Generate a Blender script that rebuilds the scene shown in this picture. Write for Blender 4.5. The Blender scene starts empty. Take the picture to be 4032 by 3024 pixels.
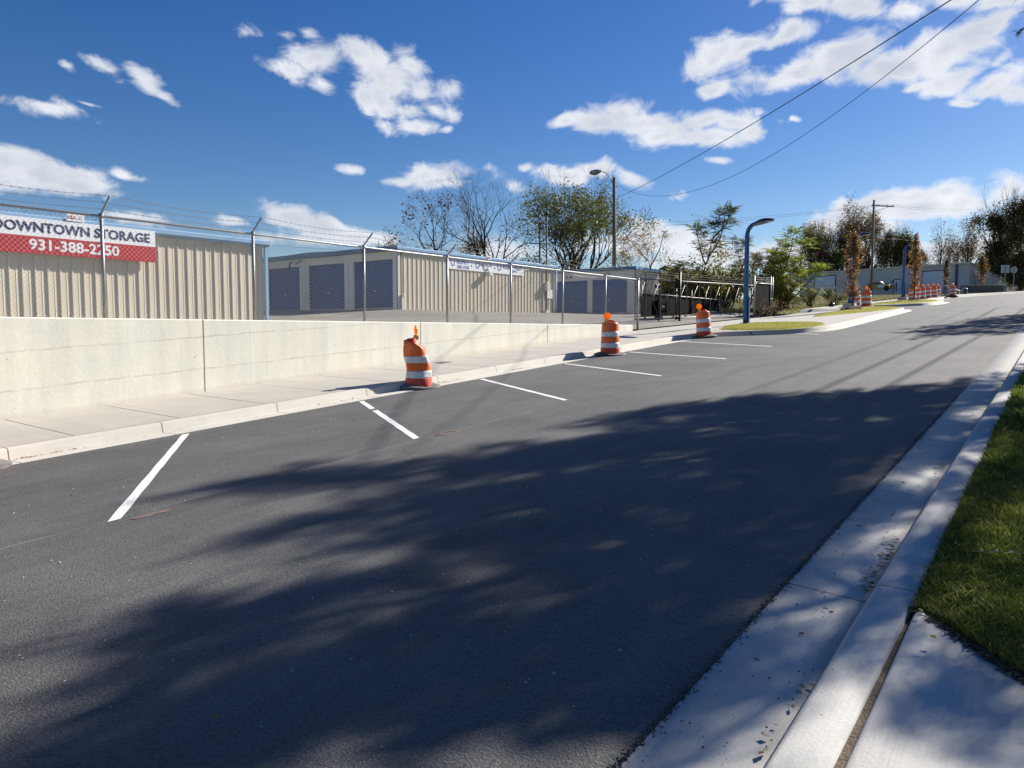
import bpy, math, random
import numpy as np
from mathutils import Vector, Matrix

# ------------------------------------------------------------------ camera, light, exposure
SC = bpy.context.scene
COL = SC.collection
R = math.radians
AZ = R(36.7)                       # camera heading, measured from the kerb direction (+X)
PITCH = math.atan(210/2950.)
SUN_EL = R(31.9)
SUN = Vector((3/math.sqrt(10)*math.cos(SUN_EL), -1/math.sqrt(10)*math.cos(SUN_EL), math.sin(SUN_EL)))

cam = bpy.data.cameras.new('camera'); camo = bpy.data.objects.new('camera', cam); COL.objects.link(camo)
fw = Vector((math.cos(AZ)*math.cos(PITCH), math.sin(AZ)*math.cos(PITCH), -math.sin(PITCH)))
rt = Vector((math.sin(AZ), -math.cos(AZ), 0)); up = rt.cross(fw)
camo.matrix_world = Matrix(((rt.x, up.x, -fw.x, 0), (rt.y, up.y, -fw.y, 0), (rt.z, up.z, -fw.z, 0), (0, 0, 0, 1)))
cam.sensor_width = 36; cam.lens = 2950/4032*36; cam.clip_start = 0.05; cam.clip_end = 4000
SC.camera = camo
SC.view_settings.view_transform = 'Standard'; SC.view_settings.look = 'None'
SC.view_settings.gamma = 1; SC.view_settings.exposure = 0.92
SC.cycles.use_denoising = True
SC.cycles.max_bounces = 6; SC.cycles.transparent_max_bounces = 8
SC.cycles.diffuse_bounces = 3; SC.cycles.glossy_bounces = 2; SC.cycles.transmission_bounces = 3

sl = bpy.data.lights.new('sun', 'SUN'); so = bpy.data.objects.new('sun', sl); COL.objects.link(so)
sl.energy = 4.9; sl.angle = R(0.53); sl.color = (1, .945, .86)
so.rotation_euler = (-SUN).to_track_quat('-Z', 'Y').to_euler()

world = bpy.data.worlds.new('World'); SC.world = world; world.use_nodes = True
WN = world.node_tree; WN.nodes.clear()

def nd(nt, kind, **kw):
    n = nt.nodes.new(kind)
    for k, v in kw.items():
        if k == 'ins':
            for kk, vv in v.items():
                if isinstance(vv, bpy.types.NodeSocket): nt.links.new(vv, n.inputs[kk])
                else: n.inputs[kk].default_value = vv
        else: setattr(n, k, v)
    return n

def math_(nt, op, a, b=None, clamp=False, c=None):
    n = nt.nodes.new('ShaderNodeMath'); n.operation = op; n.use_clamp = clamp
    for i, v in enumerate((a, b, c)):
        if v is None: continue
        if isinstance(v, bpy.types.NodeSocket): nt.links.new(v, n.inputs[i])
        else: n.inputs[i].default_value = v
    return n.outputs[0]

def sky():
    nt = WN
    out = nd(nt, 'ShaderNodeOutputWorld')
    tc = nd(nt, 'ShaderNodeTexCoord')
    D = nd(nt, 'ShaderNodeVectorMath', operation='NORMALIZE', ins={0: tc.outputs['Generated']}).outputs[0]
    st = nd(nt, 'ShaderNodeTexSky', sky_type='NISHITA', sun_disc=False)
    st.sun_elevation = SUN_EL; st.sun_rotation = math.atan2(SUN.x, SUN.y)
    st.air_density = 1.0; st.dust_density = 0.25; st.ozone_density = 2.6; st.altitude = 200
    hs = nd(nt, 'ShaderNodeHueSaturation', ins={'Hue': .514, 'Saturation': 1.36, 'Value': .96, 'Color': st.outputs[0]})
    # warped directions so cloud edges billow
    nz1 = nd(nt, 'ShaderNodeTexNoise', ins={'Vector': D, 'Scale': 9.0, 'Detail': 3.0, 'Roughness': .55})
    wv = nd(nt, 'ShaderNodeVectorMath', operation='SUBTRACT', ins={0: nz1.outputs['Color'], 1: (.5, .5, .5)}).outputs[0]
    wv = nd(nt, 'ShaderNodeVectorMath', operation='SCALE', ins={0: wv, 'Scale': .035}).outputs[0]
    W = nd(nt, 'ShaderNodeVectorMath', operation='ADD', ins={0: D, 1: wv}).outputs[0]
    acc = None
    for (cx, cy, rx, ry, ang, st_) in CLOUDS:
        c = (fw*2950 + rt*(cx-2016) + up*(1512-cy)).normalized()
        u = Vector((0, 0, 1)).cross(c).normalized()*-1
        v = u.cross(c).normalized()
        if v.z < 0: v = -v
        a = R(-ang); u2 = u*math.cos(a)+v*math.sin(a); v2 = v*math.cos(a)-u*math.sin(a)
        k = 2950*(1+((cx-2016)**2+(cy-1512)**2)/2950**2)**.5
        u2 = u2*(k/(rx*1.38)); v2 = v2*(k/(ry*1.38))
        # subtract the centre so that u2.D measures from it
        d1 = nd(nt, 'ShaderNodeVectorMath', operation='DOT_PRODUCT', ins={0: W, 1: tuple(u2)}).outputs['Value']
        d2 = nd(nt, 'ShaderNodeVectorMath', operation='DOT_PRODUCT', ins={0: W, 1: tuple(v2)}).outputs['Value']
        r2 = math_(nt, 'ADD', math_(nt, 'MULTIPLY', d1, d1), math_(nt, 'MULTIPLY', d2, d2))
        f = math_(nt, 'SUBTRACT', st_, math_(nt, 'MULTIPLY', math_(nt, 'SQRT', r2), st_))
        acc = f if acc is None else math_(nt, 'SMOOTH_MAX', acc, f, c=.18)
    acc = math_(nt, 'MAXIMUM', acc, -.9)
    # flattened noise coordinates
    sep = nd(nt, 'ShaderNodeSeparateXYZ', ins={0: D})
    cmb = nd(nt, 'ShaderNodeCombineXYZ', ins={0: sep.outputs[0], 1: sep.outputs[1], 2: math_(nt, 'MULTIPLY', sep.outputs[2], 1.5)})
    n2 = nd(nt, 'ShaderNodeTexNoise', ins={'Vector': cmb.outputs[0], 'Scale': 19.0, 'Detail': 10.0, 'Roughness': .61, 'Distortion': .45})
    n3 = nd(nt, 'ShaderNodeTexNoise', ins={'Vector': cmb.outputs[0], 'Scale': 12.0, 'Detail': 4.0, 'Roughness': .55})
    fld = math_(nt, 'ADD', acc, math_(nt, 'MULTIPLY', math_(nt, 'SUBTRACT', n2.outputs[0], .505), 2.6))
    dens = nd(nt, 'ShaderNodeMapRange', interpolation_type='SMOOTHSTEP', ins={0: fld, 1: -.02, 2: .78, 3: 0.0, 4: .97}).outputs[0]
    up_ok = nd(nt, 'ShaderNodeMapRange', ins={0: sep.outputs[2], 1: -.01, 2: .02, 3: 0.0, 4: 1.0}).outputs[0]
    dens = math_(nt, 'MULTIPLY', dens, up_ok)
    # thick middles a little greyer than the sunlit rims
    sh = nd(nt, 'ShaderNodeMapRange', ins={0: math_(nt, 'ADD', math_(nt, 'MULTIPLY', fld, .40), math_(nt, 'MULTIPLY', n3.outputs[0], 1.2)), 1: .60, 2: 1.15, 3: 1.0, 4: 0.0}).outputs[0]
    mixc = nd(nt, 'ShaderNodeMix', data_type='RGBA', ins={0: sh, 6: (6.0, 6.4, 7.2, 1), 7: (9.2, 9.4, 9.8, 1)})
    mx = nd(nt, 'ShaderNodeMix', data_type='RGBA', ins={0: dens, 6: hs.outputs[0], 7: mixc.outputs[2]})
    bg = nd(nt, 'ShaderNodeBackground', ins={'Color': mx.outputs[2], 'Strength': .055})
    nt.links.new(bg.outputs[0], out.inputs[0])

CLOUDS = [
 (1125,277,85,35,20,1),(1260,240,120,60,5,1.1),(1412,228,100,55,10,1.1),(1488,293,150,75,20,1.2),(1250,336,60,35,35,.9),(1423,380,62,45,30,1),(1515,390,75,45,20,.9),
 (1608,233,80,38,50,.7),(1651,358,80,50,30,.8),(1613,428,52,30,0,.9),(1721,418,70,30,20,.8),(1792,440,48,30,45,.8),(1635,488,85,30,-5,.8),(1542,505,40,34,40,.8),(1781,347,50,30,0,.55),(1754,504,25,12,0,.6),
 (1374,659,50,18,-8,.9),(1722,700,140,46,0,1.1),(1590,716,80,20,0,.9),(1732,738,115,24,0,1),(1830,738,30,14,0,.8),(1917,675,40,22,0,.5),(2069,659,25,10,0,.5),
 (389,261,70,27,28,.8),(579,318,75,34,30,.95),(666,379,60,20,28,.8),(190,446,120,20,6,.8),(266,456,60,24,20,.7),(328,428,55,8,3,.5),(251,266,22,13,10,.4),
 (973,128,50,26,10,.6),(1114,128,42,24,-10,.65),(1200,119,45,22,20,.6),
 (51,630,130,50,8,1.1),(154,690,160,48,5,1.1),(333,697,95,35,8,1.1),(300,730,130,32,8,1),(487,686,65,20,8,.9),(30,715,110,40,0,.9),(517,850,95,24,8,.8),
 (1160,865,120,42,10,1.25),(1290,905,170,40,8,1.25),(1440,930,130,32,4,1.15),(900,870,60,15,5,.7),
 (2816,218,115,55,-25,1.1),(2938,183,110,45,-20,1.1),(3122,148,125,34,-12,1),(2746,253,70,34,-20,1),(3148,290,200,52,-5,1.2),(3323,192,150,56,-5,1.1),(3497,262,210,66,0,1.3),(3716,201,180,84,-20,1.3),(3847,113,110,50,-10,1.1),(3760,297,130,46,-20,1.1),(3602,341,52,20,-10,.9),(3017,305,90,34,0,1),
 (3952,314,115,48,-20,1.1),(4013,349,80,48,0,1.1),(3950,227,50,22,-20,.6),(3812,406,60,18,8,.9),(2807,345,70,27,-15,.9),(2952,26,38,20,-30,.7),
 (3192,17,130,36,10,1),(3130,50,50,26,0,.9),(3366,26,110,40,12,1),(3585,44,90,26,10,.8),(3760,9,160,42,8,1),(3934,17,140,30,0,1),
 (2449,445,110,52,5,1.1),(2520,489,155,42,5,1.2),(2362,480,100,44,0,1.1),(2590,533,100,34,0,1),(2782,463,115,42,5,1.1),(2886,472,120,42,10,1.1),(2817,533,110,38,0,1.1),(2940,524,72,30,0,.9),(2231,472,58,22,-8,.9),(3008,454,40,22,20,.6),(3070,490,28,14,0,.5),(3135,472,22,9,0,.7),(2825,633,36,11,10,.8),
 (2248,690,110,36,0,1.1),(2330,672,110,34,0,1.1),(2476,681,85,26,5,.9),(2570,880,110,34,0,1.1),(2600,925,160,56,0,1.2),(2480,960,190,60,0,1.1),(2720,1000,210,66,0,1.2),(2680,760,22,16,0,.5),
 (3498,779,140,28,-6,1),(3588,772,80,28,0,1.1),(3715,765,115,38,-5,1.2),(3643,815,260,38,0,1.3),(3570,845,150,28,0,1.1),(3790,793,130,34,0,1.1),(3690,996,160,56,0,1.1),(3317,858,120,66,-25,1.1),(3480,895,60,36,0,.8),
 (3000,1010,300,60,0,1.1),(3300,1010,200,60,0,1),(2050,740,60,18,0,.5),(2000,985,170,40,0,.9),(1150,940,170,30,0,.7),(3950,760,80,60,0,.9),(3900,980,150,70,0,.9),
]
sky()
# ------------------------------------------------------------------ helpers
def link(o, parent=None):
    COL.objects.link(o)
    if parent is not None: o.parent = parent
    return o

def tag(o, label=None, cat=None, group=None, kind=None):
    if label: o['label'] = label
    if cat: o['category'] = cat
    if group: o['group'] = group
    if kind: o['kind'] = kind
    return o

def empty(name, loc, label=None, cat=None, group=None, rz=0.0):
    o = bpy.data.objects.new(name, None); o.empty_display_size = .2
    o.location = loc; o.rotation_euler = (0, 0, rz); COL.objects.link(o)
    return tag(o, label, cat, group)

class MB:
    """Collects shapes into one mesh. Coordinates are local to the object it becomes."""
    def __init__(s): s.v = []; s.f = []; s.m = []; s.sm = []
    def add(s, vs, fs, mi=0, smooth=False):
        b = len(s.v); s.v.extend([tuple(p) for p in vs])
        for f in fs: s.f.append(tuple(i+b for i in f)); s.m.append(mi); s.sm.append(smooth)
    def box(s, x0, x1, y0, y1, z0, z1, mi=0, M=None):
        vs = [(x, y, z) for z in (z0, z1) for y in (y0, y1) for x in (x0, x1)]
        if M is not None: vs = [M @ Vector(p) for p in vs]
        s.add(vs, [(0, 2, 3, 1), (4, 5, 7, 6), (0, 1, 5, 4), (2, 6, 7, 3), (0, 4, 6, 2), (1, 3, 7, 5)], mi)
    def tube(s, pts, rad, n=6, mi=0, smooth=True, cap=True, sq=1.0, refup=None):
        pts = [Vector(p) for p in pts]
        if not hasattr(rad, '__len__'): rad = [rad]*len(pts)
        rings = []; prev = None
        for i, p in enumerate(pts):
            t = (pts[min(i+1, len(pts)-1)]-pts[max(i-1, 0)]).normalized()
            if prev is None:
                a = Vector(refup) if refup else (Vector((0, 0, 1)) if abs(t.z) < .9 else Vector((1, 0, 0)))
                x = a.cross(t).normalized()
            else: x = (prev-t*prev.dot(t)).normalized()
            prev = x; y = t.cross(x)
            rings.append([p+(x*math.cos(2*math.pi*k/n)+y*math.sin(2*math.pi*k/n)*sq)*rad[i] for k in range(n)])
        vs = [q for r_ in rings for q in r_]; fs = []
        for i in range(len(pts)-1):
            for k in range(n):
                k2 = (k+1) % n; fs.append((i*n+k, i*n+k2, (i+1)*n+k2, (i+1)*n+k))
        if cap: fs.append(tuple(reversed(range(n)))); fs.append(tuple((len(pts)-1)*n+k for k in range(n)))
        s.add(vs, fs, mi, smooth)
    def lathe(s, prof, c=(0, 0, 0), n=24, mi=0, smooth=True, deform=None, capb=False, capt=False):
        vs = []; fs = []
        for (r_, z) in prof:
            for k in range(n):
                a = 2*math.pi*k/n; p = Vector((c[0]+r_*math.cos(a), c[1]+r_*math.sin(a), c[2]+z))
                if deform: p = deform(p)
                vs.append(p)
        for i in range(len(prof)-1):
            for k in range(n):
                k2 = (k+1) % n; fs.append((i*n+k, i*n+k2, (i+1)*n+k2, (i+1)*n+k))
        if capb: fs.append(tuple(reversed(range(n))))
        if capt: fs.append(tuple((len(prof)-1)*n+k for k in range(n)))
        s.add(vs, fs, mi, smooth)
    def prism(s, poly, z0, z1, mi=0, axis='z'):
        n = len(poly)
        def P(a, b, c):
            return (a, b, c) if axis == 'z' else ((a, c, b) if axis == 'y' else (c, a, b))
        vs = [P(x, y, z0) for x, y in poly]+[P(x, y, z1) for x, y in poly]
        fs = [tuple(range(n))[::-1], tuple(range(n, 2*n))]+[(i, (i+1) % n, (i+1) % n+n, i+n) for i in range(n)]
        s.add(vs, fs, mi)
    def build(s, name, mats, parent=None, loc=None, rz=None):
        me = bpy.data.meshes.new(name)
        me.from_pydata([tuple(p) for p in s.v], [], s.f)
        if not isinstance(mats, (list, tuple)): mats = [mats]
        for m in mats: me.materials.append(m)
        me.polygons.foreach_set('material_index', s.m); me.polygons.foreach_set('use_smooth', s.sm)
        me.update()
        o = bpy.data.objects.new(name, me); link(o, parent)
        if loc is not None: o.location = loc
        if rz is not None: o.rotation_euler = (0, 0, rz)
        return o

def np_mesh(name, V, F, mats, parent=None, mi=None, smooth=False):
    """V (n,3), F (m,k) numpy"""
    me = bpy.data.meshes.new(name); V = np.asarray(V, np.float32); F = np.asarray(F, np.int32)
    k = F.shape[1]
    me.vertices.add(len(V)); me.vertices.foreach_set('co', V.ravel())
    me.loops.add(F.size); me.loops.foreach_set('vertex_index', F.ravel())
    me.polygons.add(len(F)); me.polygons.foreach_set('loop_start', np.arange(0, F.size, k, dtype=np.int32))
    if not isinstance(mats, (list, tuple)): mats = [mats]
    for m in mats: me.materials.append(m)
    if mi is not None: me.polygons.foreach_set('material_index', np.asarray(mi, np.int32))
    me.update(calc_edges=True); me.validate()
    if smooth: me.polygons.foreach_set('use_smooth', np.ones(len(F), bool))
    o = bpy.data.objects.new(name, me); return link(o, parent)

def grid(name, xs, ysf, zf, mat, kind='structure', ny=12):
    """sheet over xs; ysf(x)->(y0,y1); zf(x,y)"""
    V = []; F = []
    for x in xs:
        y0, y1 = ysf(x)
        for j in range(ny+1):
            y = y0+(y1-y0)*j/ny; V.append((x, y, zf(x, y)))
    for i in range(len(xs)-1):
        for j in range(ny):
            a = i*(ny+1)+j; F.append((a, a+ny+1, a+ny+2, a+1))
    o = np_mesh(name, V, F, mat, smooth=True)
    if kind: o['kind'] = kind
    return o

def copy_tree(o, parent=None):
    c = o.copy(); COL.objects.link(c)
    if parent is not None: c.parent = parent
    for ch in [q for q in o.children]: copy_tree(ch, c)
    return c

# ------------------------------------------------------------------ materials
def mat(name, base, rough=.8, metal=0.0, var=0.0, vscale=3.0, col2=None, bump=0.0, bscale=60.0, spec=.5, detail=4.0, stretch=(1, 1, 1), lo=.35, hi=.65):
    m = bpy.data.materials.new(name); m.use_nodes = True; nt = m.node_tree
    b = nt.nodes['Principled BSDF']
    b.inputs['Roughness'].default_value = rough; b.inputs['Metallic'].default_value = metal
    b.inputs['Specular IOR Level'].default_value = spec
    c4 = (*base, 1)
    tc = nd(nt, 'ShaderNodeTexCoord')
    mp = nd(nt, 'ShaderNodeMapping', ins={'Vector': tc.outputs['Object'], 'Scale': stretch})
    if var > 0 or col2:
        n1 = nd(nt, 'ShaderNodeTexNoise', ins={'Vector': mp.outputs[0], 'Scale': vscale, 'Detail': detail, 'Roughness': .6})
        mr = nd(nt, 'ShaderNodeMapRange', ins={0: n1.outputs[0], 1: lo, 2: hi, 3: 0.0, 4: 1.0})
        c2 = (*col2, 1) if col2 else (*[min(1, v*(1-var)) for v in base], 1)
        mx = nd(nt, 'ShaderNodeMix', data_type='RGBA', ins={0: mr.outputs[0], 6: c2, 7: c4})
        nt.links.new(mx.outputs[2], b.inputs['Base Color'])
    else: b.inputs['Base Color'].default_value = c4
    if bump > 0:
        n2 = nd(nt, 'ShaderNodeTexNoise', ins={'Vector': mp.outputs[0], 'Scale': bscale, 'Detail': 4.0, 'Roughness': .6})
        bp = nd(nt, 'ShaderNodeBump', ins={'Strength': bump, 'Distance': .02, 'Height': n2.outputs[0]})
        nt.links.new(bp.outputs[0], b.inputs['Normal'])
    m['bsdf'] = b.name
    return m

def leafmat(name, base, col2, tr=.35, rough=.55, scale=2.5):
    m = bpy.data.materials.new(name); m.use_nodes = True; nt = m.node_tree
    b = nt.nodes['Principled BSDF']; out = nt.nodes['Material Output']
    b.inputs['Roughness'].default_value = rough; b.inputs['Specular IOR Level'].default_value = .3
    tc = nd(nt, 'ShaderNodeTexCoord')
    n1 = nd(nt, 'ShaderNodeTexNoise', ins={'Vector': tc.outputs['Object'], 'Scale': scale, 'Detail': 3.0})
    n0 = nd(nt, 'ShaderNodeTexWhiteNoise', ins={'Vector': nd(nt, 'ShaderNodeNewGeometry').outputs['Position']})
    mr = nd(nt, 'ShaderNodeMapRange', ins={0: n1.outputs[0], 1: .38, 2: .62, 3: 0.0, 4: 1.0})
    mx = nd(nt, 'ShaderNodeMix', data_type='RGBA', ins={0: mr.outputs[0], 6: (*base, 1), 7: (*col2, 1)})
    nt.links.new(mx.outputs[2], b.inputs['Base Color'])
    nt.nodes.remove(n0)
    t = nd(nt, 'ShaderNodeBsdfTranslucent', ins={'Color': mx.outputs[2]})
    ms = nd(nt, 'ShaderNodeMixShader', ins={0: tr, 1: b.outputs[0], 2: t.outputs[0]})
    nt.links.new(ms.outputs[0], out.inputs[0])
    return m

def asphalt_mat(name, base, tint=1.0, yard=False):
    m = bpy.data.materials.new(name); m.use_nodes = True; nt = m.node_tree
    b = nt.nodes['Principled BSDF']; b.inputs['Roughness'].default_value = .82
    b.inputs['Specular IOR Level'].default_value = .45
    tc = nd(nt, 'ShaderNodeTexCoord'); P = tc.outputs['Object']
    sep = nd(nt, 'ShaderNodeSeparateXYZ', ins={0: P})
    fine = nd(nt, 'ShaderNodeTexVoronoi', ins={'Vector': P, 'Scale': 95.0})
    fine2 = nd(nt, 'ShaderNodeTexNoise', ins={'Vector': P, 'Scale': 160.0, 'Detail': 3.0, 'Roughness': .7})
    big = nd(nt, 'ShaderNodeTexNoise', ins={'Vector': P, 'Scale': .55, 'Detail': 5.0, 'Roughness': .6})
    mp = nd(nt, 'ShaderNodeMapping', ins={'Vector': P, 'Scale': (.35, 3.2, 1.0)})
    strk = nd(nt, 'ShaderNodeTexNoise', ins={'Vector': mp.outputs[0], 'Scale': 1.3, 'Detail': 6.0, 'Roughness': .65, 'Distortion': .4})
    # value multiplier
    v = math_(nt, 'ADD', .55, math_(nt, 'MULTIPLY', nd(nt, 'ShaderNodeSeparateColor', ins={0: fine.outputs['Color']}).outputs[0], .55))
    v = math_(nt, 'MULTIPLY', v, math_(nt, 'ADD', .62, math_(nt, 'MULTIPLY', fine2.outputs[0], .75)))
    v = math_(nt, 'MULTIPLY', v, math_(nt, 'ADD', .38, math_(nt, 'MULTIPLY', big.outputs[0], 1.24)))
    v = math_(nt, 'MULTIPLY', v, math_(nt, 'ADD', .65, math_(nt, 'MULTIPLY', strk.outputs[0], .7)))
    base_c = nd(nt, 'ShaderNodeCombineColor', ins={0: math_(nt, 'MULTIPLY', v, base[0]), 1: math_(nt, 'MULTIPLY', v, base[1]), 2: math_(nt, 'MULTIPLY', v, base[2])}).outputs[0]
    # pale mineral chips, a few
    vz = nd(nt, 'ShaderNodeTexVoronoi', ins={'Vector': P, 'Scale': 13.0, 'Randomness': 1.0})
    rnd = nd(nt, 'ShaderNodeSeparateColor', ins={0: vz.outputs['Color']}).outputs[1]
    chip = math_(nt, 'MULTIPLY', math_(nt, 'LESS_THAN', vz.outputs['Distance'], .09), math_(nt, 'GREATER_THAN', rnd, .90))
    # dusty scuffs: stretched clouds where the rollers and tyres passed
    mp2 = nd(nt, 'ShaderNodeMapping', ins={'Vector': P, 'Scale': (.5, 1.6, 1.0), 'Rotation': (0, 0, .25)})
    sc = nd(nt, 'ShaderNodeTexNoise', ins={'Vector': mp2.outputs[0], 'Scale': .9, 'Detail': 7.0, 'Roughness': .72, 'Distortion': .8})
    scf = nd(nt, 'ShaderNodeMapRange', ins={0: sc.outputs[0], 1: .50, 2: .76, 3: 0.0, 4: .62}).outputs[0]
    col = nd(nt, 'ShaderNodeMix', data_type='RGBA', ins={0: scf, 6: base_c, 7: (.13*tint, .128*tint, .122*tint, 1)}).outputs[2]
    if not yard:
        # paving seam between the bays and the lane, with chalk dust along it
        wob = nd(nt, 'ShaderNodeTexNoise', ins={'Vector': P, 'Scale': .7, 'Detail': 3.0}).outputs[0]
        dy = math_(nt, 'ABSOLUTE', math_(nt, 'SUBTRACT', math_(nt, 'ADD', sep.outputs[1], math_(nt, 'MULTIPLY', wob, .12)), 6.86))
        seam = nd(nt, 'ShaderNodeMapRange', ins={0: dy, 1: .012, 2: .03, 3: .55, 4: 0.0}).outputs[0]
        brk = nd(nt, 'ShaderNodeTexNoise', ins={'Vector': P, 'Scale': 1.4, 'Detail': 4.0}).outputs[0]
        brk = nd(nt, 'ShaderNodeMapRange', ins={0: brk, 1: .42, 2: .6, 3: 0.0, 4: 1.0}).outputs[0]
        near = nd(nt, 'ShaderNodeMapRange', ins={0: sep.outputs[0], 1: 20.0, 2: 28.0, 3: 1.0, 4: 0.0}).outputs[0]
        seam = math_(nt, 'MULTIPLY', math_(nt, 'MULTIPLY', seam, brk), near)
        col = nd(nt, 'ShaderNodeMix', data_type='RGBA', ins={0: seam, 6: col, 7: (.19, .185, .17, 1)}).outputs[2]
    col = nd(nt, 'ShaderNodeMix', data_type='RGBA', ins={0: chip, 6: col, 7: (.42, .41, .37, 1)}).outputs[2]
    nt.links.new(col, b.inputs['Base Color'])
    hgt = math_(nt, 'ADD', fine.outputs['Distance'], math_(nt, 'MULTIPLY', fine2.outputs[0], .6))
    bp = nd(nt, 'ShaderNodeBump', ins={'Strength': .55, 'Distance': .006, 'Height': hgt})
    nt.links.new(bp.outputs[0], b.inputs['Normal'])
    return m

def concrete_mat(name, base, joints=None, jw=.012, broom='x', stain=.25, warm=(.36, .32, .25), silt=False):
    """joints: (first_x, pitch) lines across X"""
    m = bpy.data.materials.new(name); m.use_nodes = True; nt = m.node_tree
    b = nt.nodes['Principled BSDF']; b.inputs['Roughness'].default_value = .85; b.inputs['Specular IOR Level'].default_value = .35
    tc = nd(nt, 'ShaderNodeTexCoord'); P = tc.outputs['Object']; sep = nd(nt, 'ShaderNodeSeparateXYZ', ins={0: P})
    n1 = nd(nt, 'ShaderNodeTexNoise', ins={'Vector': P, 'Scale': 1.7, 'Detail': 8.0, 'Roughness': .62})
    n2 = nd(nt, 'ShaderNodeTexNoise', ins={'Vector': P, 'Scale': 55.0, 'Detail': 4.0, 'Roughness': .7})
    st = (2.0, 90.0, 1.0) if broom == 'x' else (90.0, 2.0, 1.0)
    n3 = nd(nt, 'ShaderNodeTexNoise', ins={'Vector': nd(nt, 'ShaderNodeMapping', ins={'Vector': P, 'Scale': st}).outputs[0], 'Scale': 1.0, 'Detail': 3.0})
    st2 = (.25, 2.4, 1.0) if broom == 'x' else (2.4, .25, 1.0)
    n4 = nd(nt, 'ShaderNodeTexNoise', ins={'Vector': nd(nt, 'ShaderNodeMapping', ins={'Vector': P, 'Scale': st2}).outputs[0], 'Scale': 1.5, 'Detail': 5.0, 'Roughness': .65})
    v = math_(nt, 'ADD', .78, math_(nt, 'MULTIPLY', n1.outputs[0], .28))
    v = math_(nt, 'MULTIPLY', v, math_(nt, 'ADD', .86, math_(nt, 'MULTIPLY', n2.outputs[0], .28)))
    v = math_(nt, 'MULTIPLY', v, math_(nt, 'ADD', .92, math_(nt, 'MULTIPLY', n3.outputs[0], .16)))
    v = math_(nt, 'MULTIPLY', v, math_(nt, 'ADD', .84, math_(nt, 'MULTIPLY', n4.outputs[0], .32)))
    c = nd(nt, 'ShaderNodeCombineColor', ins={i: math_(nt, 'MULTIPLY', v, base[i]) for i in range(3)}).outputs[0]
    sn = nd(nt, 'ShaderNodeTexNoise', ins={'Vector': P, 'Scale': 2.9, 'Detail': 6.0, 'Roughness': .75})
    sf = nd(nt, 'ShaderNodeMapRange', ins={0: sn.outputs[0], 1: .58, 2: .76, 3: 0.0, 4: stain}).outputs[0]
    c = nd(nt, 'ShaderNodeMix', data_type='RGBA', ins={0: sf, 6: c, 7: (*warm, 1)}).outputs[2]
    vz = nd(nt, 'ShaderNodeTexVoronoi', ins={'Vector': P, 'Scale': 21.0})
    pit = math_(nt, 'MULTIPLY', math_(nt, 'LESS_THAN', vz.outputs['Distance'], .10), math_(nt, 'GREATER_THAN', nd(nt, 'ShaderNodeSeparateColor', ins={0: vz.outputs['Color']}).outputs[0], .93))
    c = nd(nt, 'ShaderNodeMix', data_type='RGBA', ins={0: math_(nt, 'MULTIPLY', pit, .7), 6: c, 7: (.09, .08, .06, 1)}).outputs[2]
    if joints:
        x0, pt = joints
        q = math_(nt, 'DIVIDE', math_(nt, 'SUBTRACT', sep.outputs[0], x0), pt)
        fr = math_(nt, 'ABSOLUTE', math_(nt, 'SUBTRACT', q, math_(nt, 'ROUND', q)))
        jm = math_(nt, 'LESS_THAN', fr, jw/pt*.5)
        c = nd(nt, 'ShaderNodeMix', data_type='RGBA', ins={0: math_(nt, 'MULTIPLY', jm, .8), 6: c, 7: (.07, .062, .05, 1)}).outputs[2]
    if silt:
        s1 = nd(nt, 'ShaderNodeMapRange', ins={0: math_(nt, 'ADD', sep.outputs[1], math_(nt, 'MULTIPLY', sn.outputs[0], -.10)), 1: .78, 2: .90, 3: .75, 4: 0.0}).outputs[0]
        c = nd(nt, 'ShaderNodeMix', data_type='RGBA', ins={0: math_(nt, 'MULTIPLY', s1, n1.outputs[0]), 6: c, 7: (.16, .13, .10, 1)}).outputs[2]
    nt.links.new(c, b.inputs['Base Color'])
    bp = nd(nt, 'ShaderNodeBump', ins={'Strength': .35, 'Distance': .006, 'Height': math_(nt, 'ADD', n2.outputs[0], math_(nt, 'MULTIPLY', n3.outputs[0], .8))})
    nt.links.new(bp.outputs[0], b.inputs['Normal'])
    return m

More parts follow.
